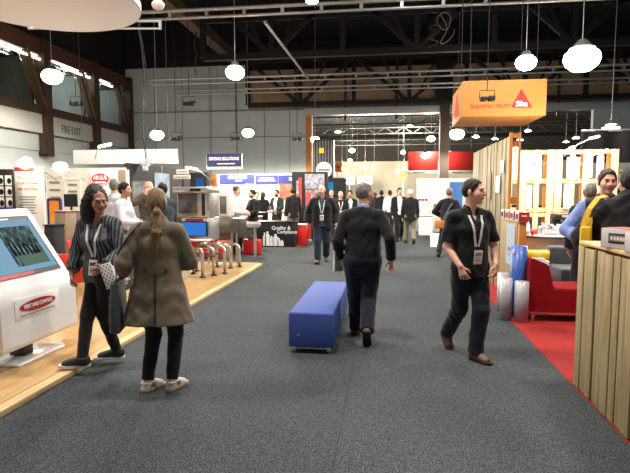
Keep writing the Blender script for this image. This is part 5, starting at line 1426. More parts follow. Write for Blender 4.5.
for (ya, yb_, z0, z1, m, nm) in ((.55, .85, 1.62, 1.9, 'poster_cream', 'paper_notice'), (.3, .5, 1.95, 2.15, 'poster_white', 'paper_notice'), (1.3, 1.6, 1.5, 2.0, 'tan_cabinet', 'sample_board')):
    b = MB(); b.box((-.012, (ya + yb_) / 2, (z0 + z1) / 2), (.008, yb_ - ya, z1 - z0)); b.build(nm, MATS[m], t)
# low slatted panel that carries on from it, with post, cartons and a grey poster
LX = 1.77; LY0 = 7.2; LY1 = WY0 - .1; LH = on_y(527, 222, LY0).z
t = thing('low_slatted_panel', 'low timber panel with a grey poster carrying a row of small cartons', 'panel', (LX, LY0, .006))
y = LY0 + .12
while y < LY1:
    b = MB(); b.box((.012, y + .055 - LY0, LH / 2), (.022, .105, LH - .02), None, .003); b.build('slat', MATS['pallet'], t); y += .11
b = MB(); b.box((.05, (LY1 - LY0) / 2, LH - .01), (.12, LY1 - LY0, .022), None, .003); b.build('top_rail', MATS['pallet_h'], t)
b = MB(); b.box((.05, .04, LH / 2 - .01), (.09, .07, LH - .02), None, .004); b.build('post', MATS['orange_wood'], t)
b = MB(); b.box((-.008, .42, LH - .36), (.012, .5, .58)); po = b.build('grey_poster', mat('poster_pale_blue', (176, 190, 200), .5), t)
b = MB(); b.box((-.016, .42, LH - .42), (.004, .3, .05)); b.box((-.016, .44, LH - .5), (.004, .2, .02)); b.build('printed_text', MATS['ink_grey'], po)
for i in range(4):
    yy = LY0 + .08 + i * .3
    nm = ('red ended small carton on the post of the low panel', 'small dark labelled carton, second along the low panel', 'small dark labelled carton, third along the low panel', 'small dark labelled carton, last along the low panel against the tall wall')[i]
    tt = thing('small_carton', nm, 'box', (LX + .055, yy, .006 + LH), 0, 'small cartons along the low panel')
    b = MB(); b.box((0, 0, .065), (.14, .2, .13), None, .004); b.build('carton_body', MATS['box_white'], tt)
    b = MB(); b.box((0, -.101, .065), (.136, .004, .126)); b.build('carton_end', MATS['box_red'], tt)
    b = MB(); b.box((-.071, 0, .065), (.004, .13, .07)); b.build('black_label', MATS['black_plastic'], tt)
    b = MB(); b.box((.0, -.104, .075), (.07, .003, .02)); b.build('white_print', MATS['ink_white'], tt)

# rolls of film
def roll(px, py, r, h, m, label, col):
    q = on_z(px, py, .006); t = thing('film_roll', label, 'roll', (q.x, q.y + r, .006), 0, 'rolls standing by the couch')
    b = MB(); b.lathe([(r * .3, 0), (r, 0), (r, h), (r * .34, h), (r * .3, h - .02), (r * .3, 0)], n=24); b.build('wrapped_roll', MATS[m], t)
    b = MB(); b.lathe([(r * .22, .001), (r * .31, .001), (r * .31, h + .004), (r * .22, h + .004), (r * .22, .001)], n=16); b.build('core_tube', MATS[col], t)
    return t
t = roll(519, 318, .105, .93, 'foam_blue', 'tall blue foam roll standing behind two white rolls', 'foam_blue')
b = MB(); b.box((-.09, -.06, .86), (.05, .012, .05), (0, 0, R(-50))); b.build('paper_label', MATS['poster_white'], t)
roll(506.5, 320.5, .075, .53, 'foam_white', 'white film roll, closest to the aisle of the pair', 'tan_cabinet'); roll(503, 311, .07, .52, 'clear_wrap', 'pale film roll half hidden against the low timber panel', 'tan_cabinet'); roll(522.5, 323, .085, .51, 'foam_white', 'white film roll leaning next to the red couch', 'tan_cabinet')

# red couch seen from its end
q0 = on_z(530, 321, .006); rx0 = q0.x; ryf = q0.y
t = thing('red_couch', 'red armless couch on a pale metal base, end towards the aisle', 'couch', (rx0, ryf, .006))
def rc(px, py): q = on_y(px, py, ryf); return q - t.location
zs = rc(560, 291).z; zt = rc(530, 258).z; zb_ = rc(540, 312).z; xt = rc(549, 265).x; xk = rc(554, 290).x; zt2 = rc(549, 265).z; LEN = .6
x0_ = rc(528, 300).x
pf = rounded([(x0_, 0, zb_), (x0_ + .02, 0, zt - .0), (xt, 0, zt2), (xk, 0, zs + .01), (xk + .72, 0, zs + .02), (xk + .74, 0, zb_)], .035, 4)
b = MB(); b.prism(pf, (0, LEN, 0), 0, True); o_ = b.build('couch_body', MATS['couch_red'], t); bv = o_.modifiers.new('edge', 'BEVEL'); bv.width = .015; bv.segments = 2; bv.limit_method = 'ANGLE'; bv.angle_limit = R(60)
b = MB(); b.box(((xk + xk + .7) / 2 + .02, LEN / 2, zs + .02), (.66, LEN - .03, .02), None, .01); b.build('seat_pad', MATS['couch_red'], t)
b = MB(); b.box(((x0_ + xk + .74) / 2, .04, zb_ - .02), (xk + .74 - x0_ - .06, .04, .035)); b.box(((x0_ + xk + .74) / 2, LEN - .04, zb_ - .02), (xk + .74 - x0_ - .06, .04, .035)); b.build('base_rail', MATS['chrome'], t)
for x in (x0_ + .07, xk + .66):
    for y in (.04, LEN - .04): b = MB(); b.box((x, y, (zb_ - .03) / 2), (.04, .04, zb_ - .03)); b.build('leg', MATS['chrome'], t)
# grey couch facing it
q = gp(552, 8.2); gx = q.x; gy = q.y
t = thing('grey_couch', 'dark grey couch against the white bar counter', 'couch', (gx, gy, .006)); zt = dp(560, 247, 8.2).z; zs = dp(560, 270, 7.7).z
b = MB(); b.box((.6, .1, zt / 2 + .06), (1.2, .24, zt - .12), None, .05, 0, 3); b.build('backrest', MATS['couch_grey'], t); b = MB(); b.box((.6, -.3, zs - .12), (1.2, .62, .26), None, .04, 0, 3); b.build('seat', MATS['couch_grey'], t); b = MB(); b.box((.6, -.1, .06), (1.1, .7, .03)); b.build('base_rail', MATS['chrome'], t)
for x in (.06, 1.14):
    for y in (-.5, .15): b = MB(); b.cyl((x, y, 0), (x, y, .12), .025); b.build('leg', MATS['chrome'], t)
q = dp(537, 255, 8.1); t = thing('yellow_bolster', 'bright yellow bolster roll lying behind the red couch', 'cushion', (q.x, q.y, 0.006)); zc_ = q.z - .006
b = MB(); b.cyl((-.16, 0, zc_), (.17, 0, zc_), .08, n=18); b.build('bolster', MATS['yellow'], t); b = MB(); b.cyl((.17, 0, zc_), (.19, 0, zc_), .05, n=14); b.build('end_cap', MATS['black_plastic'], t)
b = MB(); b.box((0, 0, (zc_ - .075) / 2), (.3, .3, zc_ - .075), None, .01); b.build('stand_box', MATS['poster_white'], t)
q = dp(541, 266, 7.5); t = thing('paper_bag', 'white paper bag between the red couch and the grey couch', 'bag', (q.x + .02, q.y + .25, .006)); hz = q.z + .08
b = MB(); b.box((0, 0, hz / 2), (.2, .12, hz), None, .006, taper=(1.05, .5)); b.build('bag_body', MATS['poster_white'], t)
for s in (-1, 1): b = MB(); b.tube([(-.05, s * .02, hz - .01), (-.04, s * .02, hz + .06), (.04, s * .02, hz + .06), (.05, s * .02, hz - .01)], .005, 6); b.build('handle', MATS['poster_cream'], t)

# curved white bar counter
DB = 9.2; c0 = gp(550, DB); zb_ = .885
t = thing('bar_counter', 'curved white bar counter with a metal rim in front of the pallet wall', 'counter', (c0.x, c0.y, .006))
hw_ = .62
out = []
for a in np.linspace(-math.pi / 2, math.pi / 2, 17): out.append((.06 + .66 * math.cos(a), .70 * math.sin(a)))
for a in np.linspace(math.pi / 2, 3 * math.pi / 2, 17): out.append((-.06 + .56 * math.cos(a), .70 * math.sin(a)))
b = MB(); b.prism([Vector((x, y, zb_ - .03)) for x, y in out], (0, 0, .028), 0, False); b.build('counter_top', MATS['white_gloss'], t)
b = MB(); b.prism([Vector((x * 1.008, y * 1.015, zb_ - .045)) for x, y in out], (0, 0, .03)); b.build('metal_rim', MATS['steel_dark'], t)
b = MB(); b.prism([Vector((x * .93, y * .82, 0)) for x, y in out], (0, 0, zb_ - .05)); b.build('counter_base', MATS['poster_cream'], t)
tz = zb_ + .006
def on_bar(px, py=None, D=DB): q = gp(px, D); return Vector((q.x, q.y, tz))
q = on_bar(562, D=9.6); t = thing('coffee_machine', 'small black coffee machine on the white bar counter', 'coffee machine', q)
b = MB(); b.box((0, .08, .17), (.30, .2, .34), None, .02); b.box((0, -.05, .29), (.30, .2, .1), None, .02); b.box((0, -.05, .02), (.28, .22, .04), None, .01); b.build('machine_body', MATS['black_plastic'], t); b = MB(); b.box((.04, -.152, .3), (.14, .006, .04)); b.build('name_plate', MATS['tan_cabinet'], t); b = MB(); b.cyl((0, -.06, .24), (0, -.06, .19), .03); b.build('spout', MATS['chrome'], t)
q = on_bar(559, D=9.05); t = thing('tray', 'clear tray heaped with wrapped snacks on the white bar counter', 'tray', q); b = MB(); b.box((0, 0, .012), (.62, .34, .024), None, .008); b.box((0, -.165, .05), (.62, .01, .08)); b.box((0, .165, .05), (.62, .01, .08)); b.build('tray_body', MATS['clear_wrap'], t)
sn = None; ro = random.Random(5)
for i in range(26):
    loc = (q.x + ro.uniform(-.27, .27), q.y + ro.uniform(-.13, .13), tz + .03 + ro.uniform(0, .13))
    if sn is None:
        b = MB(); b.ball((0, 0, .02), (.045, .03, .022), 10); b.prism([(.04, -.008, .02), (.065, -.025, .02), (.065, .025, .02), (.04, .008, .02)], (0, 0, .004)); b.prism([(-.04, .008, .02), (-.065, .025, .02), (-.065, -.025, .02), (-.04, -.008, .02)], (0, 0, .004))
        s_ = b.build('wrapped_snack', MATS['clear_wrap']); sn = s_
    else:
        s_ = sn.copy(); COL.objects.link(s_)
    s_.location = loc; s_.rotation_euler = (ro.uniform(-.4, .4), ro.uniform(-.4, .4), ro.uniform(0, 6))
    tag(s_, 'one of the clear wrapped snacks heaped in the tray on the bar', 'snack', 'wrapped snacks in the tray')
def cup(px, D, m, label, r=.04, h=.1):
    t = thing('cup', label, 'cup', on_bar(px, D=D), 0, 'cups on the bar counter'); b = MB(); b.lathe([(r * .7, 0), (r, h), (r * .92, h), (r * .64, .008), (.002, .008)], n=16); b.build('cup_body', MATS[m], t); b = MB(); b.lathe([(r * 1.0, h * .55), (r * .9, h * .3), (r * .92, h * .3), (r * 1.02, h * .55)], n=16); b.build('cup_sleeve', MATS[m], t)
cup(534, 8.8, 'plastic_red', 'red paper cup lying forward on the white bar counter'); cup(537, 9.0, 'plastic_red', 'second red paper cup, just behind the first'); cup(528.5, 8.9, 'box_white', 'white paper cup at the end of the bar counter', .045, .12)
for px, D, m, lb in ((519, 9.1, 'foam_blue', 'blue bottle on the bar counter beside the post'), (529, 9.25, 'clear_wrap', 'tall clear bottle with a white lid on the bar counter'), (541, 9.3, 'black_plastic', 'small black jar on the bar counter before the pallets')):
    t = thing('bottle', lb, 'bottle', on_bar(px, D=D), 0, 'bottles on the bar counter'); hh = .1 if m == 'black_plastic' else .24
    b = MB(); b.lathe([(.035, 0), (.04, .01), (.04, hh * .65), (.018, hh * .8), (.018, hh)], n=14); b.build('bottle_body', MATS[m], t); b = MB(); b.cyl((0, 0, hh), (0, 0, hh + .03), .022, n=12); b.build('cap', MATS['poster_white'], t)

# wall of stacked pallets
DP = 10.1; YP = gp(560, DP).y
pw = 1.16; ZP = on_y(560, 150, YP).z; ph = ZP / 2
px_edge = on_y(617, 160, YP).x
spot = []
proto = None
names = {(0, 0): 'bottom row, at the dark drape end', (0, 1): 'bottom row, beside the slatted wall', (0, 2): 'bottom row, third from the drape beside the slatted wall',
         (1, 0): 'top row, at the dark drape end', (1, 1): 'top row, beside the slatted wall', (1, 2): 'top row, third from the drape beside the slatted wall'}
def make_pallet(loc, label):
    t = thing('pallet', label, 'pallet', loc, 0, 'pallets stacked as a wall')
    for i in range(5):
        x = -pw / 2 + .07 + i * (pw - .14) / 4
        b = MB(); b.box((x, -.075, ph / 2), (.135 if i % 2 == 0 else .1, .022, ph - .01), None, .003); b.build('front_board', MATS['pallet_pale'], t)
    for z in (.05, ph / 2, ph - .05): b = MB(); b.box((0, -.01, z), (pw, .1, .085), None, .003); b.build('stringer', MATS['pallet_h'], t)
    for i in range(3): b = MB(); b.box((-pw / 2 + .1 + i * (pw - .2) / 2, .055, ph / 2), (.14, .022, ph - .01), None, .003); b.build('back_board', MATS['orange_wood'], t)
    return t
for r_ in range(2):
    for c_ in range(2):
        loc = (px_edge - pw / 2 - c_ * (pw + .01), YP, .006 + r_ * ph)
        lb = 'pale timber pallet in the stacked wall, ' + names[(r_, c_)]
        if proto is None: proto = make_pallet(loc, lb)
        else: dup(proto, loc, 0, lb)
def board(px0, px1, ya, yb, lb, m='poster_white'):
    p = on_y(px0, yb, YP - .1); q = on_y(px1, ya, YP - .1); t = thing('sample_board', lb, 'board', ((p.x + q.x) / 2, YP - .105, p.z), 0, 'white sample boards on the pallet wall')
    b = MB(); b.box((0, 0, (q.z - p.z) / 2), (q.x - p.x, .02, q.z - p.z), None, .003); b.build('board_sheet', MATS[m], t)
    b = MB(); b.box((0, -.012, (q.z - p.z) * .12), ((q.x - p.x) * .7, .004, .02)); b.build('printed_text', MATS['ink_grey'], t)
board(512, 542, 152, 180, 'large white sample board high on the pallet wall by the slatted wall'); board(526, 532, 185, 209, 'narrow white sample board low on the pallet wall over the cups'); board(554, 561, 156, 180, 'narrow white sample board high on the pallet wall, middle'); board(566, 580, 157, 180, 'white sample board high on the pallet wall under the arm light')
board(563, 571, 184, 209, 'narrow white sample board low on the pallet wall above the coffee machine'); board(586, 593, 154, 178, 'white sample board high on the pallet wall over the grey haired man'); board(596, 604, 156, 178, 'white sample board at the drape end of the pallet wall')
arm_light(594, 137, 9.3, 'white panel arm light over the pallet wall', 110, 1, None, (.17, .12, .035), -.25); arm_light(572, 147, 9.5, 'small clamp light on the top of the pallet wall, middle', 70, 1, None, (.1, .08, .04), -.3); arm_light(516, 148, 9.5, 'clamp light on the pallet wall next to the slatted wall', 110, -1, None, (.1, .08, .04), -.3)
arm_light(606, 150, 9.5, 'small clamp light on the top of the pallet wall at the drape end', 20, 1, None, (.08, .06, .04), -.3)
t = thing('black_drape', 'tall black drape wall behind the pallet wall', 'drape', (on_y(581, 150, 12.6).x, 12.6, .006)); zt = on_y(600, 131, 12.6).z
pts = []; n = 60; Wd = 6.0
b = MB()
b.prism([Vector((Wd * i / n, .05 * math.sin(i * 1.1), 0)) for i in range(n + 1)] + [Vector((Wd * (n - i) / n, .04 + .05 * math.sin((n - i) * 1.1), 0)) for i in range(n + 1)], (0, 0, zt), 0, True); b.build('drape_cloth', MATS['black_panel'], t)
b = MB(); b.cyl((0, .02, zt), (Wd, .02, zt), .03); b.build('drape_rail', MATS['aluminium'], t)
p = on_y(616, 172, 11.4); t = thing('wall_notice', 'pale grey notice board with white shelves on the black drape', 'notice', (p.x + .35, 12.48, p.z - .35)); b = MB(); b.box((0, 0, .3), (.8, .03, .6), None, .004); b.build('board', MATS['ink_grey'], t); b = MB(); b.box((.3, -.05, .42), (.3, .1, .02)); b.box((.3, -.05, .2), (.3, .1, .02)); b.build('shelf_board', MATS['poster_white'], t)
# ------------------------------------------------------------------ the four people close by
def local(loc, rz, H, p):
    q = Matrix.Rotation(-R(rz), 3, 'Z') @ (Vector(p) - Vector(loc)); return tuple(q / (H / 1.75))

# woman in a striped blouse on the timber floor
H1 = 1.635; p1 = on_z(104, 362, .05); r1 = 4
fR = local(p1, r1, H1, on_z(82, 369, .05)); fL = local(p1, r1, H1, on_z(117, 358, .05))
wA = person('woman in a black striped blouse with loose dark hair on the timber floor edge', p1, r1, H1, True, 1.0,
    pose=dict(pelvis=(0, .02, .915), pyaw=-35, twist=-4, lean=2, hyaw=44, hpitch=14, hroll=-3,
              footR=(fR[0], fR[1], 0, -80, 0), footL=(fL[0], fL[1], 0, -74, 0),
              armR=dict(hand=(-.25, -.08, .90), pole=(-.5, .8, -.2), dir=(.06, -.15, -1), palm=(1, .1, 0), curl=24),
              armL=dict(hand=(.17, -.27, .99), pole=(.8, .5, -.5), dir=(-.3, -.8, -.25), palm=(-.8, .2, .2), curl=34)),
    top=dict(name='blouse', mat=MATS['striped_blouse'], hem=-.10, loose=.012, sleeve=.93, sr=(.068, .062, .05), vee=.10, folds=.006, neckr=.058),
    legs=dict(mat=MATS['black_cloth'], r=(.093, .066, .048), cut=.05), shoes=dict(mat=MATS['shoe_black'], sole=MATS['shoe_sole_white'], scale=1.15, low=True),
    hair=dict(kind='long', mat=MATS['hair_black'], blobs=[(-.065, .06, -.03, .075), (-.08, .05, -.11, .07), (-.06, .1, -.1, .08), (.03, .1, -.05, .068), (-.09, .04, -.17, .058), (-.04, .1, -.18, .062), (-.01, .09, .05, .085), (.055, .06, .0, .048)]),
    skin=MATS['skin_brown'], res=.0055, lanyard=dict(mat=MATS['lanyard_white'], z=.06, w=.022, bw=.085, bh=.15, print=MATS['badge_ink']))

# woman in the olive coat, back to the camera
H2 = 1.66; p2 = on_z(161, 389, 0); r2 = 197
hB = local(p2, r2, H2, dp(123.5, 271, 4.25))
wB = person('woman seen from behind in an olive brown coat with a long light brown ponytail', p2, r2, H2, True, 1.02,
    pose=dict(pelvis=(0, 0, .925), pyaw=-4, lean=3, hyaw=10, hpitch=12, side=0,
              footR=(-.10, .02, 0, -34, 0), footL=(.11, .01, 0, -44, 0),
              armR=dict(hand=(-.10, -.27, 1.06), pole=(-.75, .5, -.5), dir=(.5, -.8, .1), palm=(.5, .2, .4), curl=30),
              armL=dict(hand=hB, pole=(.15, .9, -.4), dir=(.1, -.5, -.8), palm=(-.8, -.3, .1), curl=40)),
    top=dict(name='coat', mat=MATS['coat_brown'], hem=-.325, loose=.012, sleeve=.98, sr=(.072, .066, .052), folds=.004, bust=False, neckr=.055, collar_stand=.03,
             st=[(-.42, .315, .22, 0), (-.1, .222, .165, 0), (.14, .165, .13, 0), (.32, .165, .13, 0), (.42, .135, .1, 0)]),
    legs=dict(mat=MATS['black_cloth'], r=(.095, .068, .05), cut=.06), shoes=dict(mat=MATS['shoe_white'], sole=MATS['sole_tan'], sandal=True),
    hair=dict(kind='ponytail', mat=MATS['hair_light_brown'], len=.42, th=.022), skin=MATS['skin_fair'], res=.0055)
# coat details: pleat down the back, half belt with a button, turned collar, sleeve tab
def surf(info, x, z, dirv, gap):
    p = info['pc'] + info['Rt'] @ V3(x, 0, z) + np.asarray(dirv) * .5
    for _ in range(80):
        d = float(info['sdf'](p[None])[0])
        if d < gap: break
        p = p - np.asarray(dirv) * max(d - gap * .5, .002) * .8
    return p
def ribbon(name, pts, nrms, w, th, m, parent):
    b = MB(); ring = []
    pts = [np.asarray(p, float) for p in pts]
    for i, p in enumerate(pts):
        tg = unit(pts[min(i + 1, len(pts) - 1)] - pts[max(i - 1, 0)]); n = unit(nrms[i] if isinstance(nrms, list) else nrms)
        s = unit(np.cross(tg, n)); ww = w[i] if isinstance(w, list) else w
        ring += [p + s * ww / 2 + n * th, p - s * ww / 2 + n * th, p - s * ww / 2, p + s * ww / 2]
    fs = []
    for i in range(len(pts) - 1):
        a = i * 4
        for k in range(4): fs.append((a + k, a + (k + 1) % 4, a + 4 + (k + 1) % 4, a + 4 + k))
    e = (len(pts) - 1) * 4
    fs += [(0, 3, 2, 1), (e, e + 1, e + 2, e + 3)]
    b._add(ring, fs, 0, False)
    return b.build(name, m, parent)
coat = [c for c in wB['root'].children if c.name.startswith('coat')][0]
bk = -wB['Ft']
ribbon('back_pleat', [surf(wB, .0, z, bk, .002) for z in np.linspace(.12, -.31, 12)], bk, .014, .003, MATS['leather_dark'], coat)
ribbon('half_belt', [surf(wB, x, .13, bk, .003) for x in np.linspace(-.11, .11, 9)], bk, .04, .005, MATS['coat_brown'], coat)
for x in (-.085, .085):
    b = MB(); q = surf(wB, x, .13, bk, .008); b.cyl(q, q + bk * .006, .011, n=10); b.build('button', MATS['sole_dark'], coat)
cf = econ(wB['nb'] - wB['Rt'] @ V3(0, 0, .03), wB['nb'] + wB['Rt'] @ V3(0, 0, .035), wB['Xt'], (.115, .105), (.075, .07))
solid('collar', minus(cf, cap(wB['nb'] - V3(0, 0, .1), wB['nb'] + wB['Rt'] @ V3(0, -.0, .3), .058)), wB['nb'] - .25, wB['nb'] + .25, .007, MATS['coat_brown'], coat)

# man in the black sweater walking away
H3 = 1.75; p3 = on_z(362, 339.5, 0); r3 = 182
mA = person('man in a black sweater and navy trousers walking away past the blue bench', p3, r3, H3, False, 1.12,
    pose=dict(pelvis=(0, 0, .915), pyaw=6, lean=4, hyaw=-42, hpitch=2, twist=-2,
              footL=(.07, -.22, 0, 6, 0), footR=(-.055, .27, .10, -4, 52),
              armR=dict(hand=(-.31, .03, .90), pole=(-.35, .9, .0), dir=(-.05, -.1, -1), palm=(.8, .6, 0), curl=26),
              armL=dict(hand=(.26, -.08, .89), pole=(.35, .9, .0), dir=(0, -.2, -1), palm=(-1, 0, 0), curl=50)),
    inner=dict(name='shirt', mat=MATS['blue_shirt'], hem=.2, loose=-.014, sleeve=.0, collar=MATS['blue_shirt']),
    top=dict(name='sweater', mat=MATS['sweater_black'], hem=-.045, loose=.01, sleeve=.97, sr=(.062, .053, .042), folds=.004, neckr=.07),
    legs=dict(mat=MATS['navy'], r=(.108, .086, .076), cut=.03, seat=True), shoes=dict(mat=MATS['leather_brown'], sole=MATS['sole_dark']),
    hair=dict(kind='short', mat=MATS['hair_grey'], th=.012, nape=.07, glasses=True), skin=MATS['skin_pink'], res=.006)

# man in the black polo shirt
H4 = 1.76; p4 = on_z(468.5, 357, 0); r4 = 15
fl = local(p4, r4, H4, on_z(475, 360, 0)); fr = local(p4, r4, H4, on_z(447, 349, 0))
mB = person('man in a black polo shirt with a white lanyard striding past the timber wall', p4, r4, H4, False, 1.0,
    pose=dict(pelvis=(0, .02, .925), pyaw=8, lean=-2, hyaw=46, hpitch=2, twist=4,
              footL=(fl[0], fl[1], 0, 26, 0), footR=(fr[0] + .02, fr[1] + .06, .085, 6, 42),
              armR=dict(hand=(-.17, -.15, .925), pole=(-.5, .9, -.1), dir=(.24, -.25, -.9), palm=(.5, .8, 0), curl=28),
              armL=dict(hand=(.19, -.13, .93), pole=(.5, .9, -.1), dir=(-.15, -.25, -.95), palm=(-.7, .7, 0), curl=38)),
    top=dict(name='polo_shirt', mat=MATS['black_cloth'], hem=-.13, loose=.01, sleeve=.42, sr=(.059, .064, .05), folds=.006, collar=MATS['black_cloth'], vee=.12, neckr=.06),
    legs=dict(mat=MATS['dark_denim'], r=(.104, .082, .073), cut=.035, folds=.005), shoes=dict(mat=MATS['leather_brown'], sole=MATS['sole_dark']),
    hair=dict(kind='short', mat=MATS['hair_dark'], th=.012, nape=.06), skin=MATS['skin_pink'], res=.0055,
    lanyard=dict(mat=MATS['lanyard_white'], z=.075, w=.022, bw=.085, bh=.135))
# ------------------------------------------------------------------ things the close people carry
def W_(info, v): return info['M'] @ Vector(tuple(float(a) for a in v))
# shoulder bag of the woman in the olive coat: strap over the shoulder, bag at the hip
i = wB
sh = i['S']['L']; Rt_ = i['Rt']
t = thing('shoulder_bag', 'dark grey shoulder bag hanging at the side of the olive coat', 'bag', i['M'] @ Vector((0, 0, 0)), R(r2)); t.scale = (i['sc'],) * 3
side = unit(i['Xt'])
bag_c = np.array([.335, -.02, .80])
up_pts = []
for f, b_ in ((-.07, 1), (.09, 0)):
    pass
pts = [bag_c + V3(-.01, -.10, .17), bag_c + V3(-.035, -.09, .40), sh + V3(.045, -.06, .02), sh + V3(-.015, -.02, .082), sh + V3(-.01, .04, .08), sh + V3(.045, .085, .01), bag_c + V3(-.03, .10, .42), bag_c + V3(-.01, .11, .17)]
dense = []
for a, c in zip(pts[:-1], pts[1:]):
    for k in range(4): dense.append(a + (c - a) * k / 4)
dense.append(pts[-1])
nr = [unit((p - (sh - V3(.02, 0, .25))) * V3(1, .35, 1) + V3(.12, 0, 0)) for p in dense]
ribbon('strap', dense, nr, .045, .006, MATS['strap_grey'], t)
b = MB(); b.box(tuple(bag_c + V3(0, 0, -.04)), (.10, .36, .44), None, .03, 0, 3, taper=(.62, .9)); b.build('bag_body', MATS['bag_grey'], t)
b = MB(); b.box(tuple(bag_c + V3(.045, 0, -.06)), (.014, .26, .24), (0, R(-3), 0), .006); b.build('pocket', MATS['bag_grey'], t)
# booklets she holds
def sheet(name, label, info, c, xdir, ydir, w, h, m, cat, th=.008, prt=None):
    t = thing(name, label, cat, (0, 0, 0)); M = frame_M(W_(info, c), info['M'].to_3x3() @ Vector(xdir), info['M'].to_3x3() @ Vector(ydir))
    t.matrix_world = M
    b = MB(); b.box((0, 0, 0), (w, h, th), None, .002); b.build('cover', m, t)
    b = MB(); b.box((.004, 0, 0), (w - .004, h - .006, th * .6)); b.build('pages', MATS['poster_white'], t)
    if prt:
        b = MB()
        for a in range(6):
            for c_ in range(9):
                if (a + c_) % 2 == 0: b.ball((-w * .4 + a * w * .16, -h * .42 + c_ * h * .105, th / 2), (w * .055, h * .042, .001), 6)
        b.build('pattern_print', prt, t)
    return t
hl = wB['W']['L']
hlw = W_(wB, hl)
def world_sheet(name, label, c, xd, yd, w, h, m, cat, prt=None, th=.008):
    class D_(dict): pass
    return sheet(name, label, dict(M=Matrix.Identity(4)), c, xd, yd, w, h, m, cat, th, prt)
q = hlw
world_sheet('booklet', 'white booklet with a dark ring pattern held between the two women', dp(108.5, 275.5, 4.36), (.93, .12, .36), (-.3, .1, .95), .105, .215, MATS['poster_white'], 'booklet', MATS['slate_suit'], .012)
world_sheet('leaflet', 'cream leaflet held against the booklet in the hand of the coated woman', dp(117, 276, 4.40), (.9, .25, .36), (-.42, .1, .9), .12, .20, MATS['poster_cream'], 'leaflet', None, .004)
# second strap across the striped blouse
i = wA
bag = thing('crossbody_bag', 'grey strap bag worn across the striped blouse', 'bag', i['M'] @ Vector((0, 0, 0)), R(r1)); bag.scale = (i['sc'],) * 3
pts = [i['front'](.10 + .09 * k / 11, .46 - .46 * k / 11, .007) for k in range(12)]
pts = [i['nb'] + i['Rt'] @ V3(.09, .06, -.03), i['nb'] + i['Rt'] @ V3(.1, .0, .01)] + pts[1:]
ribbon('strap', pts, i['Ft'], .04, .005, MATS['strap_grey'], bag)
b = MB(); c = i['pc'] + i['Rt'] @ V3(.21, .06, -.08); b.box(tuple(c), (.07, .26, .24), None, .025, 0, 3); b.build('bag_body', MATS['bag_grey'], bag)
# folder in the hand of the man in the sweater
i = mA; q = i['W']['L'] + V3(-.02, .03, .02)
t = sheet('magazine_bag', 'folded grey plastic bag of papers in the hand of the man in the black sweater', i, q + V3(.03, .02, -.03), (.5, .85, .1), (.05, 0, 1), .17, .25, mat('bag_print', (120, 118, 116), .4, col2=(176, 174, 170), vscale=7), 'bag', .03)

# ------------------------------------------------------------------ the crowd
WL, WG = MATS['lanyard_white'], MATS['lanyard_grey']
def stand_pose(**k):
    d = dict(pelvis=(0, 0, .93)); d.update(k); return d
JK = lambda m, **k: dict(dict(name='jacket', mat=m, hem=-.14, loose=.018, sleeve=.98, open=.055, flare=1.5, sr=(.064, .056, .048), collar_stand=.02), **k)
SH = lambda m, **k: dict(dict(name='shirt', mat=m, hem=-.05, loose=.004, sleeve=0.98, collar=m), **k)
TR = lambda m, **k: dict(dict(mat=m), **k)
SHOE = lambda m='leather_dark', s='sole_dark': dict(mat=MATS[m], sole=MATS[s])
HAIR = lambda m, kind='short', **k: dict(dict(kind=kind, mat=MATS[m]), **k)
arms_front = dict(armR=dict(hand=(-.12, -.30, 1.06), pole=(-.6, .6, -.6), dir=(.5, -.8, .1)), armL=dict(hand=(.14, -.28, 1.02), pole=(.6, .6, -.6), dir=(-.5, -.8, .0)))
walk = dict(footR=(-.09, -.20, 0, -6, -8), footL=(.09, .22, .05, 6, 30), pelvis=(0, 0, .915))
walk2 = dict(footL=(.09, -.20, 0, 6, -8), footR=(-.09, .22, .05, -6, 30), pelvis=(0, 0, .915))
FAR = 'visitors in the hall'
NB = []
def bg(label, px, D, rz, H=1.74, z=0.0, res=.013, **k):
    loc = gp(px, D, z); i = person(label, loc, rz, H, res=res, group=k.pop('group', None), **k); NB.append(i); return i
# on the timber floor
bg('man in a white shirt with grey hair seen from behind next to the oval logo', 114, 9.3, 160, 1.82, .05, .012, pose=stand_pose(hyaw=30, **arms_front), top=SH(MATS['white_shirt'], loose=.014), legs=TR(MATS['navy']), shoes=SHOE(), hair=HAIR('hair_grey'), skin=MATS['skin_pink'])
bg('dark haired man in a white shirt facing the black partition', 123.5, 8.7, 95, 1.74, .05, .012, pose=stand_pose(**arms_front), top=SH(MATS['white_shirt'], loose=.012), legs=TR(MATS['charcoal']), shoes=SHOE(), hair=HAIR('hair_black'), skin=MATS['skin_tan'])
bg('bald man in a dark olive jacket raising a hand to his face', 149, 9.9, 28, 1.80, .05, .012, pose=stand_pose(hpitch=4, armR=dict(hand=(-.07, -.2, 1.50), pole=(-.8, -.2, -.6), dir=(.3, .1, .9), palm=(.3, .9, 0)), armL=dict(hand=(.12, -.26, 1.1), pole=(.6, .6, -.6))), inner=SH(MATS['charcoal']), top=JK(MATS['olive']), legs=TR(MATS['charcoal']), shoes=SHOE(), hair=HAIR('hair_brown', 'bald', brow=False), skin=MATS['skin_pink'])
bg('dark haired man in a slate suit seen from behind before the hanging poster', 163, 9.0, -128, 1.74, .05, .012, pose=stand_pose(hyaw=-14, **arms_front), inner=SH(MATS['white_shirt']), top=JK(MATS['slate_suit']), legs=TR(MATS['slate_suit']), shoes=SHOE(), hair=HAIR('hair_black'), skin=MATS['skin_fair'])
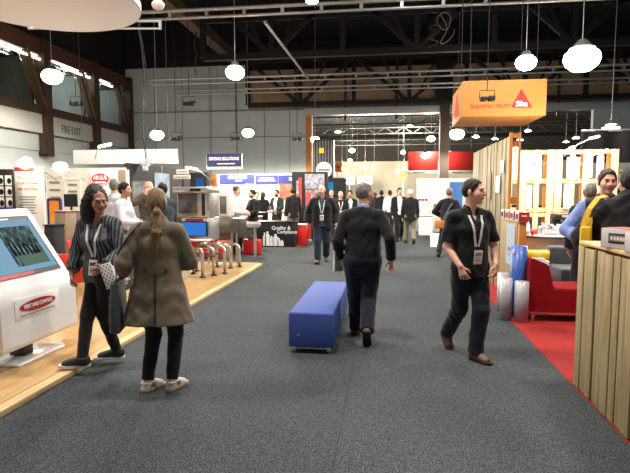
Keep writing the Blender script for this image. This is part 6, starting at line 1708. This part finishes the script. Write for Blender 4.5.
# near the blue stand
bg('man in a cream shirt facing sideways in front of the blue stand', 236, 13.6, 75, 1.80, 0, .014, pose=stand_pose(**arms_front), top=SH(MATS['cream_shirt'], loose=.02), legs=TR(MATS['dark_denim']), shoes=SHOE(), hair=HAIR('hair_brown'), skin=MATS['skin_pink'])
bg('bearded man in a black top talking to the man in cream', 253, 14.6, -45, 1.72, 0, .014, pose=stand_pose(hpitch=6, **arms_front), top=dict(name='sweater', mat=MATS['black_cloth'], hem=-.1, loose=.012), legs=TR(MATS['charcoal']), shoes=SHOE(), hair=HAIR('hair_black', beard=MATS['hair_black']), skin=MATS['skin_fair'])
bg('dark haired person in black with a turned back at the bar table', 263, 18.4, 190, 1.66, 0, .016, pose=stand_pose(**arms_front), top=dict(name='sweater', mat=MATS['black_cloth'], hem=-.1, loose=.012), legs=TR(MATS['dark_denim']), shoes=SHOE(), hair=HAIR('hair_dark', 'long', blobs=[(0, .08, -.06, .08), (.03, .07, -.12, .07)]), skin=MATS['skin_fair'], fem=True)
bg('person in a white top half hidden at the bar table', 257, 19.4, 20, 1.66, 0, .018, pose=stand_pose(**arms_front), top=SH(MATS['white_shirt']), legs=TR(MATS['charcoal']), shoes=SHOE(), hair=HAIR('hair_dark'), skin=MATS['skin_fair'])
bg('bearded man in a dark suit jacket and white shirt behind the bar table', 277, 18.0, -20, 1.74, 0, .015, pose=stand_pose(**arms_front), inner=SH(MATS['white_shirt']), top=JK(MATS['charcoal'], open=.07), legs=TR(MATS['charcoal']), shoes=SHOE(), hair=HAIR('hair_dark', beard=MATS['hair_dark']), skin=MATS['skin_tan'])
bg('tall man in a black suit turned away at the end of the compliance counter', 293, 16.6, 215, 1.80, 0, .014, pose=stand_pose(hyaw=-10), inner=SH(MATS['white_shirt']), top=JK(MATS['black_cloth']), legs=TR(MATS['khaki']), shoes=SHOE(), hair=HAIR('hair_black'), skin=MATS['skin_tan'], lanyard=dict(mat=WL))
# walking towards the camera
bald = bg('bald man in an open dark jacket and blue shirt walking towards the camera', 322, 11.8, 6, 1.82, 0, .01, pose=dict(hyaw=-22, hpitch=3, armR=dict(hand=(-.33, -.02, .89)), armL=dict(hand=(.32, -.04, .89)), **walk), inner=SH(MATS['slate_suit'], hem=-.1), top=JK(MATS['black_cloth'], open=.075, loose=.032, hem=-.17), legs=TR(MATS['denim'], r=(.104, .082, .076)), shoes=SHOE('leather_brown'), hair=HAIR('hair_grey', 'bald'), skin=MATS['skin_pink'], lanyard=dict(mat=WL, z=.1), girth=1.16)
bg('man in a dark suit with grey hair behind the bald man in the dark jacket', 331.5, 17.2, -6, 1.74, 0, .015, pose=dict(**walk2), inner=SH(MATS['white_shirt']), top=JK(MATS['charcoal']), legs=TR(MATS['charcoal']), shoes=SHOE(), hair=HAIR('hair_grey', 'receding'), skin=MATS['skin_pink'])
bg('balding man in black with a white lanyard past the bald man', 340.5, 16.2, 10, 1.70, 0, .014, pose=dict(hyaw=10, **walk), top=dict(name='sweater', mat=MATS['black_cloth'], hem=-.12, loose=.016), legs=TR(MATS['charcoal']), shoes=SHOE(), hair=HAIR('hair_grey', 'bald'), skin=MATS['skin_pink'], lanyard=dict(mat=WL))
bg('dark haired man in black with a lanyard close to the sweater man', 350, 16.8, 14, 1.72, 0, .015, pose=dict(hyaw=-20, **walk2), inner=SH(MATS['white_shirt']), top=JK(MATS['black_cloth']), legs=TR(MATS['charcoal']), shoes=SHOE(), hair=HAIR('hair_dark'), skin=MATS['skin_tan'], lanyard=dict(mat=WL))
bg('person with long brown hair in a dark coat far along the aisle', 375, 22, 170, 1.66, 0, .02, pose=dict(**walk), top=JK(MATS['charcoal']), legs=TR(MATS['charcoal']), shoes=SHOE(), hair=HAIR('hair_brown', 'long', blobs=[(0, .09, -.08, .08)]), skin=MATS['skin_fair'], fem=True)
bg('dark haired man in a black jacket far along the aisle', 381.5, 20.5, 176, 1.74, 0, .018, pose=dict(**walk2), top=JK(MATS['black_cloth']), legs=TR(MATS['black_cloth']), shoes=SHOE(), hair=HAIR('hair_black'), skin=MATS['skin_tan'])
bg('man in a pale blue shirt and dark trousers walking off in the distance', 390, 20.2, 184, 1.74, 0, .017, pose=dict(**walk), top=SH(MATS['white_shirt'], loose=.014), legs=TR(MATS['charcoal']), shoes=SHOE(), hair=HAIR('hair_dark'), skin=MATS['skin_tan'])
bg('man in a black suit and white open shirt walking up the aisle', 399.5, 17.2, 8, 1.80, 0, .013, pose=dict(hyaw=6, **walk), inner=SH(MATS['white_shirt']), top=JK(MATS['black_cloth'], open=.085), legs=TR(MATS['black_cloth']), shoes=SHOE(), hair=HAIR('hair_dark'), skin=MATS['skin_pink'])
bg('white haired man in a dark jacket and khaki trousers walking away', 410.5, 16.3, 188, 1.74, 0, .013, pose=dict(hyaw=20, **walk2), top=JK(MATS['black_cloth'], open=0, hem=-.17), legs=TR(MATS['khaki']), shoes=SHOE('shoe_black'), hair=HAIR('hair_white'), skin=MATS['skin_pink'], girth=1.1)
far_man = bg('grey haired man in a navy top with a satchel standing before the white stand wall', 449, 12.9, 160, 1.76, 0, .011, pose=dict(pelvis=(0, 0, .915), lean=3, hyaw=-14, footR=(-.04, -.2, 0, 10, 0), footL=(.18, .2, .03, 14, 20), armL=dict(hand=(.2, -.14, 1.02), pole=(.8, .6, -.2)), armR=dict(hand=(-.26, -.1, .95))), top=dict(name='sweater', mat=MATS['navy'], hem=-.1, loose=.018), legs=TR(MATS['charcoal']), shoes=SHOE('shoe_black'), hair=HAIR('hair_grey', 'receding'), skin=MATS['skin_pink'], girth=1.06)
i = far_man
t = thing('satchel', 'grey strapped satchel on the back of the man in navy', 'bag', i['M'] @ Vector((0, 0, 0)), R(160)); t.scale = (i['sc'],) * 3
bk_ = -i['Ft']
ribbon('strap', [surf(i, -.11 + .24 * k / 10, .44 - .48 * k / 10, bk_, .008) for k in range(11)], bk_, .04, .006, MATS['strap_grey'], t)
b = MB(); b.box(tuple(surf(i, .17, -.1, bk_, .03) + bk_ * .03), (.26, .08, .2), None, .02); b.build('bag_body', MATS['orange_wood'], t)
# behind the slatted counter
bg('brown haired man in a dark vest and blue shirt facing the camera behind the counter', 606, 5.4, -14, 1.86, .006, .0075, pose=stand_pose(hyaw=8, hpitch=4, armR=dict(hand=(-.20, -.20, 1.04), pole=(-.9, .5, -.2), dir=(.4, -.8, -.2)), armL=dict(hand=(.15, -.25, 1.0), pole=(.7, .6, -.4))), inner=dict(name='shirt', mat=MATS['blue_shirt'], hem=-.05, loose=.012, sleeve=.98, collar=MATS['charcoal']), top=JK(MATS['charcoal'], name='vest', sleeve=.0, open=.03), legs=TR(MATS['charcoal']), shoes=SHOE(), hair=HAIR('hair_brown', th=.016), skin=MATS['skin_pink'], girth=1.08, lanyard=dict(mat=WG))
bj = bg('dark haired man in a black jacket at the frame edge turned towards the counter visitor', 631, 4.45, 158, 1.83, .006, .008, pose=stand_pose(hyaw=24, armL=dict(hand=(.2, -.25, 1.05), pole=(.9, .3, -.3)), armR=dict(hand=(-.25, -.1, .9))), top=dict(name='jacket', mat=MATS['black_cloth'], hem=-.14, loose=.045, sleeve=.98, collar_stand=.035, folds=.008), legs=TR(MATS['charcoal']), shoes=SHOE(), hair=HAIR('hair_black', th=.02), skin=MATS['skin_fair'], girth=1.12)
bg('grey haired man in a navy jacket turned away between pallets and blue shirt', 590, 7.0, 170, 1.74, .006, .011, pose=stand_pose(), top=JK(MATS['navy'], open=0), legs=TR(MATS['charcoal']), shoes=SHOE(), hair=HAIR('hair_grey'), skin=MATS['skin_pink'])
# yellow tote on the shoulder of the man in the black jacket
i = bj
t = thing('tote_bag', 'yellow tote bag on the shoulder of the man in the black jacket', 'bag', i['M'] @ Vector((0, 0, 0)), R(158)); t.scale = (i['sc'],) * 3
sh = i['S']['L']; lc = V3(.315, .02, 1.085)
pts = [lc + V3(-.02, .12, .16), lc + V3(-.03, .125, .24), sh + V3(.15, .12, -.10), sh + V3(.11, .11, .03), sh + V3(.05, .06, .125), sh + V3(-.01, .0, .14)]
dn = []
for a, c in zip(pts[:-1], pts[1:]):
    for k in range(4): dn.append(a + (c - a) * k / 4)
dn.append(pts[-1]); ribbon('strap', dn, [unit(V3(.35, .9, .1 if p[2] < sh[2] else .9)) for p in dn], .045, .008, MATS['yellow_bag'], t)
b = MB(); b.box(tuple(lc + V3(0, 0, -.02)), (.09, .30, .40), None, .02, 0, 3); b.build('bag_body', MATS['yellow_bag'], t)
